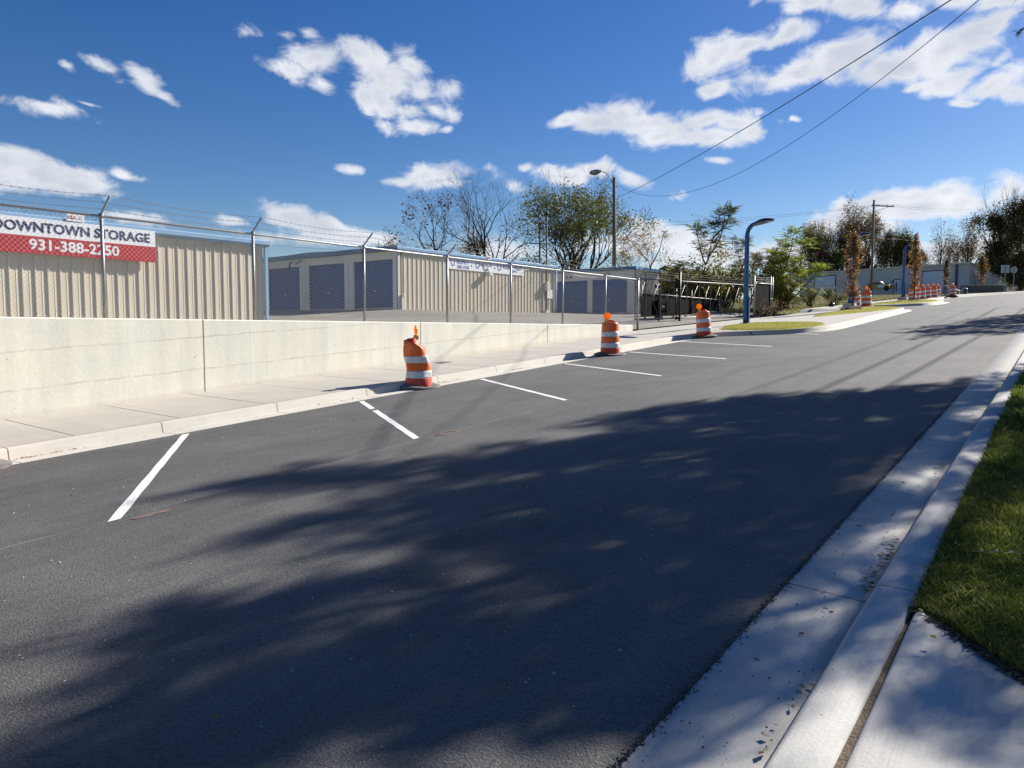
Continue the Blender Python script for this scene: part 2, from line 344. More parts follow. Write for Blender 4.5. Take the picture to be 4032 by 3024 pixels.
def wall_mat():
    m = bpy.data.materials.new('cast_concrete'); m.use_nodes = True; nt = m.node_tree
    b = nt.nodes['Principled BSDF']; b.inputs['Roughness'].default_value = .8; b.inputs['Specular IOR Level'].default_value = .3
    tc = nd(nt, 'ShaderNodeTexCoord'); P = tc.outputs['Object']; sep = nd(nt, 'ShaderNodeSeparateXYZ', ins={0: P})
    n1 = nd(nt, 'ShaderNodeTexNoise', ins={'Vector': P, 'Scale': .8, 'Detail': 7.0, 'Roughness': .6})
    n2 = nd(nt, 'ShaderNodeTexNoise', ins={'Vector': P, 'Scale': 14.0, 'Detail': 5.0, 'Roughness': .7})
    vs = nd(nt, 'ShaderNodeTexNoise', ins={'Vector': nd(nt, 'ShaderNodeMapping', ins={'Vector': P, 'Scale': (2.6, 1.0, .25)}).outputs[0], 'Scale': 1.2, 'Detail': 5.0})
    c = nd(nt, 'ShaderNodeMix', data_type='RGBA', ins={0: nd(nt, 'ShaderNodeMapRange', ins={0: n1.outputs[0], 1: .35, 2: .66, 3: 0.0, 4: 1.0}).outputs[0], 6: (.76, .725, .60, 1), 7: (.67, .665, .60, 1)}).outputs[2]
    k = math_(nt, 'MULTIPLY', math_(nt, 'ADD', .88, math_(nt, 'MULTIPLY', n2.outputs[0], .22)), math_(nt, 'ADD', .80, math_(nt, 'MULTIPLY', vs.outputs[0], .4)))
    sc = nd(nt, 'ShaderNodeSeparateColor', ins={0: c})
    c = nd(nt, 'ShaderNodeCombineColor', ins={i: math_(nt, 'MULTIPLY', sc.outputs[i], k) for i in range(3)}).outputs[0]
    # pour lines running parallel with the pavement
    h = math_(nt, 'SUBTRACT', sep.outputs[2], math_(nt, 'MULTIPLY', sep.outputs[0], .0655))
    wb = nd(nt, 'ShaderNodeTexNoise', ins={'Vector': P, 'Scale': 2.2, 'Detail': 5.0, 'Roughness': .7}).outputs[0]
    h = math_(nt, 'ADD', h, math_(nt, 'MULTIPLY', math_(nt, 'SUBTRACT', wb, .5), .09))
    pm = nd(nt, 'ShaderNodeTexNoise', ins={'Vector': P, 'Scale': 3.5, 'Detail': 4.0}).outputs[0]
    pm = nd(nt, 'ShaderNodeMapRange', ins={0: pm, 1: .35, 2: .62, 3: .1, 4: .55}).outputs[0]
    for z0 in (-1.31, -.67, -.03):
        ln = nd(nt, 'ShaderNodeMapRange', ins={0: math_(nt, 'ABSOLUTE', math_(nt, 'SUBTRACT', h, z0)), 1: .006, 2: .022, 3: 1.0, 4: 0.0}).outputs[0]
        c = nd(nt, 'ShaderNodeMix', data_type='RGBA', ins={0: math_(nt, 'MULTIPLY', ln, pm), 6: c, 7: (.42, .39, .30, 1)}).outputs[2]
    # form seams, pale and thin
    wx = math_(nt, 'ADD', sep.outputs[0], math_(nt, 'MULTIPLY', math_(nt, 'SUBTRACT', wb, .5), .05))
    for i, x0 in enumerate((4.2, 6.81, 9.42, 11.55, 13.31, 16.4, 18.6, 22.6, 24.5)):
        ln = nd(nt, 'ShaderNodeMapRange', ins={0: math_(nt, 'ABSOLUTE', math_(nt, 'SUBTRACT', wx, x0)), 1: .004, 2: .018, 3: .7, 4: 0.0}).outputs[0]
        c = nd(nt, 'ShaderNodeMix', data_type='RGBA', ins={0: math_(nt, 'MULTIPLY', ln, pm), 6: c, 7: (.86, .85, .76, 1) if i % 2 else (.5, .47, .38, 1)}).outputs[2]
    # bug holes
    for s_, t_, p_ in ((6.3, .085, .86), (15.0, .11, .88)):
        vz = nd(nt, 'ShaderNodeTexVoronoi', ins={'Vector': nd(nt, 'ShaderNodeMapping', ins={'Vector': P, 'Scale': (1.3, 1.0, .75)}).outputs[0], 'Scale': s_})
        pit = math_(nt, 'MULTIPLY', math_(nt, 'LESS_THAN', vz.outputs['Distance'], t_), math_(nt, 'GREATER_THAN', nd(nt, 'ShaderNodeSeparateColor', ins={0: vz.outputs['Color']}).outputs[0], p_))
        c = nd(nt, 'ShaderNodeMix', data_type='RGBA', ins={0: math_(nt, 'MULTIPLY', pit, .75), 6: c, 7: (.28, .25, .19, 1)}).outputs[2]
    # dirt splashed at the foot
    dz = nd(nt, 'ShaderNodeMapRange', ins={0: h, 1: -1.78, 2: -1.66, 3: .5, 4: 0.0}).outputs[0]
    c = nd(nt, 'ShaderNodeMix', data_type='RGBA', ins={0: math_(nt, 'MULTIPLY', dz, n2.outputs[0]), 6: c, 7: (.34, .28, .2, 1)}).outputs[2]
    nt.links.new(c, b.inputs['Base Color'])
    bp = nd(nt, 'ShaderNodeBump', ins={'Strength': .3, 'Distance': .01, 'Height': n2.outputs[0]})
    nt.links.new(bp.outputs[0], b.inputs['Normal'])
    return m

def grass_ground(name, a, b_, c_, scale=.6):
    m = bpy.data.materials.new(name); m.use_nodes = True; nt = m.node_tree
    b = nt.nodes['Principled BSDF']; b.inputs['Roughness'].default_value = .95; b.inputs['Specular IOR Level'].default_value = .1
    tc = nd(nt, 'ShaderNodeTexCoord'); P = tc.outputs['Object']
    n1 = nd(nt, 'ShaderNodeTexNoise', ins={'Vector': P, 'Scale': scale, 'Detail': 8.0, 'Roughness': .7})
    n2 = nd(nt, 'ShaderNodeTexNoise', ins={'Vector': P, 'Scale': 14.0, 'Detail': 6.0, 'Roughness': .8})
    f = nd(nt, 'ShaderNodeMapRange', ins={0: n1.outputs[0], 1: .4, 2: .62, 3: 0.0, 4: 1.0}).outputs[0]
    c = nd(nt, 'ShaderNodeMix', data_type='RGBA', ins={0: f, 6: (*a, 1), 7: (*b_, 1)}).outputs[2]
    f2 = nd(nt, 'ShaderNodeMapRange', ins={0: n2.outputs[0], 1: .45, 2: .7, 3: 0.0, 4: .8}).outputs[0]
    c = nd(nt, 'ShaderNodeMix', data_type='RGBA', ins={0: f2, 6: c, 7: (*c_, 1)}).outputs[2]
    nt.links.new(c, b.inputs['Base Color'])
    bp = nd(nt, 'ShaderNodeBump', ins={'Strength': .9, 'Distance': .06, 'Height': n2.outputs[0]})
    nt.links.new(bp.outputs[0], b.inputs['Normal'])
    return m

M = {}
M['asphalt'] = asphalt_mat('asphalt', (.112, .109, .106))
M['yard'] = asphalt_mat('old_asphalt', (.26, .235, .195), 2.0, True)
M['walk'] = concrete_mat('pavement_concrete', (.47, .44, .385), joints=(4.82, 1.6), jw=.028, broom='y', stain=.12)
M['slab'] = concrete_mat('slab_concrete', (.51, .495, .455), broom='x', stain=.25)
M['gutter'] = concrete_mat('gutter_concrete', (.53, .515, .47), joints=(4.41, 2.35), jw=.012, broom='x', stain=.3, silt=True)
M['kerbr'] = concrete_mat('kerb_concrete', (.54, .525, .48), joints=(4.5, 4.7), jw=.012, broom='x', stain=.35)
M['kerbl'] = concrete_mat('old_kerb_concrete', (.54, .515, .45), joints=(6.02, 2.11), jw=.018, broom='x', stain=.35)
M['wall'] = wall_mat()
M['dirt'] = mat('joint_dirt', (.17, .125, .085), .95, col2=(.10, .075, .05), vscale=25, bump=.8, bscale=60)
M['verge'] = grass_ground('rough_grass', (.23, .21, .085), (.17, .21, .045), (.28, .23, .12), .35)
M['turf'] = grass_ground('young_turf', (.38, .36, .06), (.28, .30, .05), (.40, .34, .10), 1.2)
M['lawn'] = grass_ground('lawn_soil', (.06, .055, .022), (.085, .07, .03), (.13, .09, .05), 2.0)
M['ground'] = grass_ground('far_ground', (.12, .11, .05), (.09, .10, .035), (.14, .12, .07), .05)
M['paint'] = mat('road_paint', (.80, .80, .77), .7, col2=(.52, .51, .48), vscale=34, lo=.36, hi=.50, bump=.2, bscale=120)
M['orange_paint'] = mat('orange_spray', (.21, .12, .09), .8, col2=(.115, .105, .10), vscale=18, lo=.42, hi=.6)
M['beige'] = mat('beige_sheet_metal', (.66, .59, .46), .45, var=.1, vscale=1.5, stretch=(1, 1, .3))
M['greige'] = mat('grey_sheet_metal', (.60, .595, .56), .45, var=.08, vscale=1.5)
M['bluetrim'] = mat('pale_blue_trim', (.235, .40, .60), .4, var=.1)
M['bluedoor'] = mat('blue_roller_door', (.008, .082, .26), .4, var=.1)
M['dkblue'] = mat('slate_blue_roof', (.09, .17, .27), .5, var=.12)
M['galv'] = mat('galvanised_steel', (.36, .365, .37), .5, .6, var=.2, vscale=9)
M['dkgalv'] = mat('dull_steel', (.17, .17, .175), .5, .4, var=.2, vscale=9)
M['mesh'] = mat('galvanised_wire', (.46, .46, .45), .5, .25)
M['barb'] = mat('barbed_wire', (.13, .13, .14), .6, .5)
M['white'] = mat('white_panel', (.80, .81, .83), .5, var=.04)
M['red'] = mat('red_panel', (.42, .003, .012), .45, var=.05)
M['navy'] = mat('navy_letter', (.012, .018, .09), .5)
M['sgnblue'] = mat('blue_letter', (.06, .13, .35), .5)
M['black'] = mat('black_steel', (.012, .012, .013), .45, .1)
M['screen'] = mat('dark_screen_cloth', (.007, .007, .008), .9, spec=.05, var=.4, vscale=12)
M['lampblue'] = mat('blue_powder_coat', (.035, .095, .26), .32, .25, var=.08)
M['lampdark'] = mat('dark_blue_head', (.02, .045, .085), .35, .3)
M['glass'] = mat('frosted_lens', (.75, .75, .72), .25)
M['drum'] = mat('orange_plastic', (.84, .155, .02), .45, col2=(.64, .11, .02), vscale=5, bump=.12, bscale=12)
M['drumred'] = mat('red_orange_plastic', (.62, .06, .022), .5, col2=(.45, .04, .018), vscale=6, bump=.12, bscale=12)
M['band'] = mat('white_reflective_band', (.66, .67, .68), .35, col2=(.48, .48, .48), vscale=7, lo=.3, hi=.5)
M['rubber'] = mat('dusty_rubber', (.19, .185, .175), .8, col2=(.07, .07, .07), vscale=6, bump=.3, bscale=20)
M['yellow'] = mat('yellow_case', (.62, .54, .07), .5, var=.15)
M['wood'] = mat('weathered_pole', (.24, .19, .14), .85, col2=(.13, .10, .08), vscale=10, stretch=(1, 1, .08), bump=.5, bscale=30)
M['bark'] = mat('bark', (.062, .05, .042), .9, col2=(.028, .023, .02), vscale=8, bump=.4, bscale=20)
M['barkpale'] = mat('pale_bark', (.17, .145, .12), .9, col2=(.09, .075, .065), vscale=8)
M['cable'] = mat('black_cable', (.012, .012, .014), .5)
M['mulch'] = mat('mulch', (.075, .035, .022), .95, col2=(.035, .02, .015), vscale=14, bump=1, bscale=30)
M['greywall'] = mat('grey_shed_metal', (.62, .585, .55), .5, var=.1, vscale=.8)
M['greydoor'] = mat('pale_shed_door', (.72, .73, .78), .5, var=.06)
M['capmetal'] = mat('cream_roof_edge', (.68, .60, .48), .4, var=.1)
M['brick'] = mat('dark_stone', (.12, .115, .12), .8, col2=(.07, .07, .075), vscale=5)
M['roofdk'] = mat('dark_shingle', (.03, .03, .032), .9, var=.3, vscale=4)
M['tyre'] = mat('tyre', (.012, .012, .012), .8)
M['carpaint'] = mat('yellow_car_paint', (.48, .27, .03), .25, .1)
M['carblack'] = mat('black_car_paint', (.008, .008, .01), .2, .1)
M['chrome'] = mat('bright_metal', (.75, .75, .75), .15, .9)
M['signback'] = mat('bare_aluminium', (.40, .43, .45), .4, .5, var=.1)
M['stone'] = mat('pale_stone_chip', (.42, .41, .37), .8, var=.3)
def amber():
    m = mat('amber_lens', (1.0, .40, .012), .2)
    b = m.node_tree.nodes['Principled BSDF']; b.inputs['Transmission Weight'].default_value = .0
    nt = m.node_tree; tc = nd(nt, 'ShaderNodeTexCoord')
    v = nd(nt, 'ShaderNodeTexVoronoi', ins={'Vector': tc.outputs['Object'], 'Scale': 70.0})
    bp = nd(nt, 'ShaderNodeBump', ins={'Strength': .6, 'Distance': .004, 'Height': v.outputs['Distance']}); nt.links.new(bp.outputs[0], b.inputs['Normal'])
    t = nd(nt, 'ShaderNodeBsdfTranslucent', ins={'Color': (1.0, .42, .02, 1)}); out = nt.nodes['Material Output']
    ms = nd(nt, 'ShaderNodeMixShader', ins={0: .55, 1: b.outputs[0], 2: t.outputs[0]}); nt.links.new(ms.outputs[0], out.inputs[0])
    return m
M['amber'] = amber()
L = {}
L['green'] = leafmat('green_leaf', (.08, .12, .022), (.14, .16, .03))
L['olive'] = leafmat('olive_leaf', (.15, .14, .03), (.22, .19, .04))
L['shade'] = leafmat('canopy_leaf', (.05, .075, .015), (.08, .09, .02), .12)
L['yellow'] = leafmat('yellow_leaf', (.36, .25, .03), (.22, .19, .03))
L['dark'] = leafmat('dark_leaf', (.035, .050, .014), (.055, .065, .02))
L['maroon'] = leafmat('maroon_leaf', (.15, .05, .035), (.09, .05, .035))
L['brown'] = leafmat('brown_leaf', (.22, .12, .065), (.14, .09, .05))
L['rust'] = leafmat('rust_leaf', (.42, .19, .06), (.30, .14, .05))
L['red'] = leafmat('red_leaf', (.24, .03, .03), (.14, .03, .025))
L['lime'] = leafmat('lime_leaf', (.27, .38, .035), (.36, .40, .05), .5)
L['bluegreen'] = leafmat('blue_green_leaf', (.07, .13, .065), (.11, .15, .05))
L['litter'] = leafmat('withered_leaf', (.13, .075, .04), (.07, .045, .03), .15)
L['straw'] = leafmat('dry_leaf', (.36, .27, .13), (.22, .14, .06))
L['blade'] = leafmat('grass_blade', (.065, .115, .016), (.14, .17, .03), .45, scale=1.6)
L['blade2'] = leafmat('pale_grass_blade', (.34, .34, .05), (.40, .34, .10), .4, scale=3)
# ------------------------------------------------------------------ ground shape
PX = [-60, 0, 50, 73, 113, 140, 165, 220, 4000]; PZ = [-3.2, 0, 3.275, 4.55, 6.75, 7.95, 8.4, 8.6, 8.6]
def prof(x):
    return float((np.interp(x-3, PX, PZ)+np.interp(x, PX, PZ)*2+np.interp(x+3, PX, PZ))/4)
def za(x, y): return prof(x)-1.78-.02*(y-1.27)
KP = [(-60, 11.25), (25.9, 11.25), (26.6, 11.0), (26.95, 10.2), (27.15, 9.0), (27.4, 8.2), (27.9, 7.65), (28.7, 7.35), (30, 7.25), (43.5, 7.25), (45.9, 7.3), (46.8, 7.7), (47.4, 8.5),
      (47.9, 10.2), (48.6, 11.0), (52.0, 11.1), (52.7, 10.6), (53.2, 9.0), (53.7, 7.9), (54.6, 7.35), (56, 7.2), (60.8, 7.25), (62, 7.7), (63, 8.8), (64, 9.3), (66, 9.4), (82, 9.3),
      (88, 7.6), (95, 5.2), (105, 1.5), (118, -5), (140, -20), (200, -80)]
def yk(x): return float(np.interp(x, [p[0] for p in KP], [p[1] for p in KP]))
YV = [(-60, 13.97), (41.5, 13.97), (43.5, 13.2), (48, 12.9), (66, 12.3), (85, 11.6), (95, 8.6), (105, 4), (118, -3), (200, -78)]
def yv(x): return float(np.interp(x, [p[0] for p in YV], [p[1] for p in YV]))
TX = [-60, 0, 15, 20, 25, 27.4, 34, 41.5, 46, 52]
T14 = [.15, .15, .15, .16, .17, .05, .38, .74, 1.08, None]
T25 = [.2, .2, .25, .6, 1.0, 1.0, 1.02, 1.12, 1.35, None]
T45 = [.5, .5, .8, 1, 1.2, 1.2, 1.3, 1.5, 1.75, None]
def tl(x, y):
    r_ = []
    for T in (T14, T25, T45):
        if x >= 52: r_.append(prof(x)-1.77)
        else: r_.append(float(np.interp(x, TX, T[:-1]+[prof(52)-1.77])))
    return float(np.interp(y, [14.2, 25, 45], r_))
def zwalk(x, y):
    k = yk(x); z0 = za(x, k)+.155; f = yv(x)
    z1 = prof(x)-1.77 if x < 27 else min(prof(x)-1.77, tl(x, max(f, 14.2))-.02 if x < 46 else 99)
    t = min(1, max(0, (y-k-.2)/max(.3, f-k-.2)))
    return z0+(z1-z0)*t
def frange(a, b, s):
    n = max(1, int(round((b-a)/s))); return [a+(b-a)*i/n for i in range(n+1)]

xs_road = frange(-30, 24, 1.0)+frange(25, 70, .5)+frange(71, 140, 1.5)+frange(150, 240, 10)
def yr(x): return 1.27 if x < 70 else 1.27-(x-70)*1.2
grid('road', xs_road, lambda x: (yr(x), yk(x)+.35), za, M['asphalt'], ny=14)
# big ground sheet far below to the horizon
def zg(x, y):
    if y > 14.1: return (tl(x, y) if x < 400 else 6.8)-.12
    return prof(x)-2.35
gx = frange(-60, 160, 5)+[200, 260, 400, 700, 1500]
V = []; F = []
gy = [-1500, -300, -60, -10, 0, 13, 14.08, 14.15, 20, 26, 34, 45, 70, 120, 300, 1500]
for x in gx:
    for y in gy: V.append((x, y, zg(x, y)))
for i in range(len(gx)-1):
    for j in range(len(gy)-1):
        a = i*len(gy)+j; F.append((a, a+len(gy), a+len(gy)+1, a+1))
o = np_mesh('ground', V, F, M['ground']); o['kind'] = 'structure'

# pavement on the storage side, with the bulb-outs
xs_w = [-30+i for i in range(55)]+frange(25.2, 66, .25)+frange(67, 120, 1.0)+[130, 160, 200]
def _wy(x):
    return (yk(x)+.16, max(yv(x), yk(x)+.4))
grid('pavement', xs_w, _wy, zwalk, M['walk'], ny=12)

def sweep_kerb(name, path, prof_pts, zf_lo, mat_, nsub=1, left=1.0):
    """prof_pts: (offset along left normal, dz above road at that point or top, use_top)"""
    P = [Vector((p[0], p[1])) for p in path]; V = []; F = []; n = len(prof_pts)
    for i, p in enumerate(P):
        t = (P[min(i+1, len(P)-1)]-P[max(i-1, 0)]).normalized(); nn = Vector((-t.y, t.x))*left
        for (off, dz, rel) in prof_pts:
            if callable(off): off = off(nn)
            q = p+nn*off
            z = (zf_lo(q.x, q.y) if rel == 0 else zf_lo(p.x, p.y))+(dz(p.x) if callable(dz) else dz)
            V.append((q.x, q.y, z))
    for i in range(len(P)-1):
        for j in range(n-1):
            a = i*n+j; F.append((a, a+n, a+n+1, a+1) if left > 0 else (a, a+1, a+n+1, a+n))
    o = np_mesh(name, V, F, mat_); o['kind'] = 'structure'; return o
def dens_path(P, step):
    out = []
    for a, b in zip(P[:-1], P[1:]):
        d = math.hypot(b[0]-a[0], b[1]-a[1]); k = max(1, int(d/step))
        for i in range(k): out.append((a[0]+(b[0]-a[0])*i/k, a[1]+(b[1]-a[1])*i/k))
    out.append(P[-1]); return out
kp = dens_path([(-30, 11.25)]+KP[1:-2], .5)
# smooth the corners once
for _ in range(2):
    kp = [kp[0]]+[((a[0]+2*b[0]+c[0])/4, (a[1]+2*b[1]+c[1])/4) for a, b, c in zip(kp[:-2], kp[1:-1], kp[2:])]+[kp[-1]]
gut = lambda w: (lambda nn: -w if abs(nn.y) > .8 else -.05)
sweep_kerb('kerb', kp, [(gut(.38), -.01, 0), (gut(.38), .006, 0), (-.015, .004, 0), (.0, .02, 1), (.025, .14, 1), (.05, .158, 1), (.17, .160, 1), (.185, .150, 1), (.185, -.05, 1)], za, M['kerbl'])
# dark crack line between kerb and pavement
sweep_kerb('kerb_joint', kp, [(.180, .1585, 1), (.198, .1595, 1)], za, M['dirt'])

# camera side: gutter, low kerb, joint, driveway slab, lawn
def kr(x): return float(np.interp(x, [-30, 3.3, 6.5, 12, 70], [.045, .05, .10, .14, .15]))
rp = [(x, 1.27) for x in frange(-25, 70, 1.0)]
def zr(x, y): return prof(x)-1.775
sweep_kerb('gutter', rp, [(.0, -.06, 1), (.0, .012, 1), (.44, -.012, 1)], zr, M['gutter'], left=-1)
rp2 = [(x, .83-.004*min(max(x-4, 0), 10)) for x in frange(-25, 70, .5)]
sweep_kerb('kerb', rp2, [(-.006, -.02, 1), (.006, lambda x: kr(x)-.022, 1), (.022, lambda x: kr(x)-.006, 1), (.04, kr, 1), (.20, kr, 1), (.212, lambda x: kr(x)-.008, 1), (.216, lambda x: kr(x)-.06, 1)], zr, M['kerbr'], left=-1)
def zl(x, y): return prof(x)-1.775+kr(x)
def edge_y(x):   # edge between slab and lawn
    return .60-(4.27-x)*.92
sx = frange(-25, 4.25, .5)
o = grid('soil_joint', [-25, 4.4], lambda x: (.50, .64), lambda x, y: prof(x)-1.775+.018, M['dirt'], ny=1)
# slab with a rounded lip along the joint
V = []; F = []
for x in frange(-25, 4.24, .25):
    y1 = .585 if x < 3.2 else .585-.0*(x-3.2)
    y0 = min(edge_y(x)-.0, .55) if x > -8 else -12
    y0 = max(y0, -12)
    for y, dz in ((y1, -.05), (y1, -.012), (y1-.012, -.002), (y1-.03, .002), (min(y0, y1-.031), .002), (min(y0, y1-.031), -.05)):
        V.append((x, y, zl(x, y)+dz))
n = 6
for i in range(len(V)//n-1):
    for j in range(n-1): a = i*n+j; F.append((a, a+1, a+n+1, a+n))
o = np_mesh('driveway', V, F, M['slab']); o['kind'] = 'structure'
def zlawn(x, y): return zl(x, y)-.012+.02*math.sin(x*1.3+y*2.1)*math.sin(y*3+x*.7)
grid('lawn', frange(-8, 30, .5)+frange(32, 110, 3), lambda x: ((edge_y(x)+.0 if x < 4.27 else .615), -14.5), zlawn, M['lawn'], ny=20)
# asphalt crumbs along the gutter edge
rng = random.Random(5)
mb = MB()
def pebble(mb, x, y, z, r_, mi=0):
    a = rng.uniform(0, 6.28)
    vs = [(x+r_*math.cos(a+i*2.1)*rng.uniform(.7, 1.2), y+r_*math.sin(a+i*2.1)*rng.uniform(.7, 1.2), z+rng.uniform(-.2, .1)*r_) for i in range(3)]+[(x, y, z+r_*rng.uniform(.7, 1.1))]
    mb.add(vs, [(0, 1, 3), (1, 2, 3), (2, 0, 3)], mi)
for i in range(4200):
    x = 1.4+rng.random()**1.6*11; y = 1.275+rng.gauss(0.008, .013)
    if rng.random() < .03: y -= rng.random()*.12
    z = max(zr(x, y)+.012, za(x, y)); pebble(mb, x, y, z, rng.uniform(.002, .008))
o = mb.build('asphalt_crumbs', asphalt_mat('crumb_asphalt', (.055, .055, .056), 1, True)); tag(o, 'dark asphalt crumbs along the edge of the gutter', 'gravel', kind='stuff')
mb = MB()
for i in range(900):
    x = rng.uniform(1.5, 16); y = rng.uniform(1.3, 10.6)
    if rng.random() < .35: y = 10.8+rng.random()*.4
    pebble(mb, x, y, za(x, y)+.002, rng.uniform(.004, .012), 0)
for i in range(110):
    x = rng.uniform(2.0, 7); y = rng.uniform(.86, 1.25)
    pebble(mb, x, y, zr(x, y)+.006, rng.uniform(.003, .008), 1)
o = mb.build('loose_grit', [M['stone'], M['roofdk']]); tag(o, 'pale and dark stone chips scattered on the road', 'gravel', kind='stuff')

# parking lines
LN = [((6.10, 10.73), (3.14, 6.75)), ((9.64, 10.75), (7.13, 6.89)), ((13.25, 10.75), (10.77, 6.88)), ((16.74, 10.73), (14.44, 6.87)), ((20.23, 10.66), (18.17, 6.89)), ((24.38, 10.88), (21.92, 6.95)), ((27.7, 8.0), (26.95, 6.95)), ((53.0, 8.7), (52.3, 7.2))]
for i, (a, b) in enumerate(LN):
    a = Vector(a); b = Vector(b); t = (b-a).normalized(); nn = Vector((-t.y, t.x))*.05
    segs = [(0, 1)] if i != 1 else [(0, .27), (.32, 1)]
    V = []; F = []
    for s0, s1 in segs:
        k = 14
        for j in range(k+1):
            p = a+(b-a)*(s0+(s1-s0)*j/k); w = 1+.08*math.sin(j*2.1+i)
            # ends cut parallel with the road
            for sgn in (-1, 1):
                q = p+nn*sgn*w; 
                if j in (0, k): q = q-t*((q-p).dot(Vector((0, 1)))/t.y if abs(t.y) > .1 else 0)
                V.append((q.x, q.y, za(q.x, q.y)+.004))
        o0 = len(V)-2*(k+1)
        for j in range(k): F.append((o0+2*j, o0+2*j+1, o0+2*j+3, o0+2*j+2))
    o = np_mesh('parking_line', V, F, M['paint']); o['kind'] = 'structure'
mb = MB()
for (x, y, rx, ry, hole) in ((3.42, 6.62, .19, .05, .0), (7.62, 6.74, .20, .13, .55)):
    n = 28; V = []
    for k in range(n):
        a = 2*math.pi*k/n; r_ = 1+.12*math.sin(a*5)+.08*math.cos(a*7)
        for h_ in ((hole if hole else .05), 1): V.append((x+rx*math.cos(a)*r_*h_, y+ry*math.sin(a)*r_*h_, za(x, y)+.005+.0655*rx*math.cos(a)*r_*h_))
    mb.add(V, [(2*k, 2*k+1, (2*k+3) % (2*n), (2*k+2) % (2*n)) for k in range(n)])
o = mb.build('survey_marks', M['orange_paint']); o['kind'] = 'structure'

# turf islands
def island(name, poly, seed):
    rng = random.Random(seed); c = Vector((sum(p[0] for p in poly)/len(poly), sum(p[1] for p in poly)/len(poly)))
    P = []
    N = len(poly)
    for i in range(N):
        p0, p1, p2, p3 = [Vector(poly[(i+k-1) % N]) for k in range(4)]
        for j in range(6):
            t = j/6; P.append(.5*((2*p1)+(-p0+p2)*t+(2*p0-5*p1+4*p2-p3)*t*t+(-p0+3*p1-3*p2+p3)*t**3))
    V = []; F = []; K = 10; n = len(P)
    for k in range(K+1):
        s = k/K
        for i, p in enumerate(P):
            q = c+(p-c)*s*(1+(.02*math.sin(i*1.7+seed) if k == K else 0)); edge = min(1, (1-s)*8)
            h = (.002 if k == K else .03+.035*edge**.5+rng.uniform(-.006, .006))
            V.append((q.x, q.y, zwalk(q.x, q.y)+h))
    for k in range(K):
        for i in range(n):
            F.append((k*n+i, (k+1)*n+i, (k+1)*n+(i+1) % n, k*n+(i+1) % n))
    o = np_mesh(name, V, F, M['turf'], smooth=True); o['kind'] = 'structure'; return o
ISL = [[(27.45, 10.56), (27.35, 8.9), (27.75, 8.1), (28.8, 7.62), (30.1, 7.55), (31.2, 8.2), (31.9, 9.7), (31.6, 10.98), (29.1, 11.1)],
       [(38.1, 10.15), (40.4, 9.0), (42.75, 8.1), (45.0, 7.6), (46.3, 7.8), (47.1, 8.9), (47.3, 10.3), (43, 10.6)],
       [(53.3, 10.6), (53.6, 9.3), (54.3, 8.0), (57.5, 7.6), (61.3, 7.7), (62.3, 8.9), (62.8, 9.9), (60.0, 10.5)]]
for i, p in enumerate(ISL): island('grass_island', p, i+3)
# yard and verge
def yard_y(x): return (14.22, 46)
grid('yard', frange(-40, 46.5, 1.0), yard_y, lambda x, y: tl(x, y)+.0, M['yard'], ny=40)
def zverge(x, y):
    t = min(1, max(0, (y-yv(x))/2.2)); b = max(tl(x, max(y, 14.2)), 0) if x >= 46 else tl(x, max(14.2, y))
    e = zwalk(x, yv(x))
    bump = .10*math.sin(x*.9+y*.5)*math.sin(y*.7-x*.3)+.05*math.sin(x*2.3+1)*math.sin(y*1.9)
    return e*(1-t)+(b+bump*.5-(.18 if x > 50 else .0))*t-.008
grid('verge', frange(45.2, 90, .6)+frange(91.5, 200, 3)+[260, 400], lambda x: (yv(x)-.05, 70), zverge, M['verge'], ny=70)
# ------------------------------------------------------------------ retaining wall and fence
WY = 13.95; WT = .225
mb = MB()
xs = frange(-30, 26.72, .9)
V = []; F = []
sec = lambda x: [(WY, tl(0, 14.2)*0+prof(x)-1.95), (WY, WT-.018), (WY+.018, WT), (WY+.28, WT), (WY+.30, WT-.02), (WY+.30, -.6)]
for x in xs: V += [(x, y, z) for y, z in sec(x)]
for i in range(len(xs)-1):
    for j in range(5): a = i*6+j; F.append((a, a+6, a+7, a+1))
F.append(tuple(range((len(xs)-1)*6, len(xs)*6))); mb.add(V, F)
wall = mb.build('retaining_wall', M['wall']); tag(wall, 'long cream cast concrete retaining wall along the pavement below the fence', 'wall')
for x in (1.9, 8.37, 14.63, 20.68):
    j = MB(); j.box(x-.008, x+.008, WY-.003, WY+.02, prof(x)-1.80, WT-.005)
    j.build('control_joint', [M['dirt'], M['wall']], wall)

FY = 14.10
posts = [-5.7, -2.65, .38, 3.45, 6.54, 9.66, 12.79, 15.88, 18.85, 21.84, 24.8, 27.42]
fence = empty('chain_link_fence', (0, FY, WT), 'long galvanised chain link fence with barbed wire on top of the concrete wall', 'fence')
H = 1.83
def arm(parent, x, z0):
    m = MB(); m.tube([(x, 0, z0), (x, -.03, z0+.05), (x, -.34, z0+.31)], [.022, .02, .018], 6)
    m.build('barbed_wire_arm', M['galv'], parent)
for i, x in enumerate(posts):
    m = MB(); z0 = -.28 if i == len(posts)-1 else -.02; r_ = .045 if i == len(posts)-1 else .031
    m.tube([(x, 0, z0), (x, 0, H+.02)], r_, 10)
    m.tube([(x, 0, H-.03), (x, 0, H+.05)], r_+.012, 10)
    for z in (.25, .7, 1.15, 1.55): m.tube([(x, 0, z), (x, 0, z+.012)], r_+.006, 10)
    p = m.build('fence_post', M['galv'], fence)
    if i < len(posts)-1 or True: arm(p, x, H+.02)
m = MB(); m.tube([(posts[0], 0, H), (posts[-1], 0, H)], .022, 8); m.build('top_rail', M['galv'], fence)
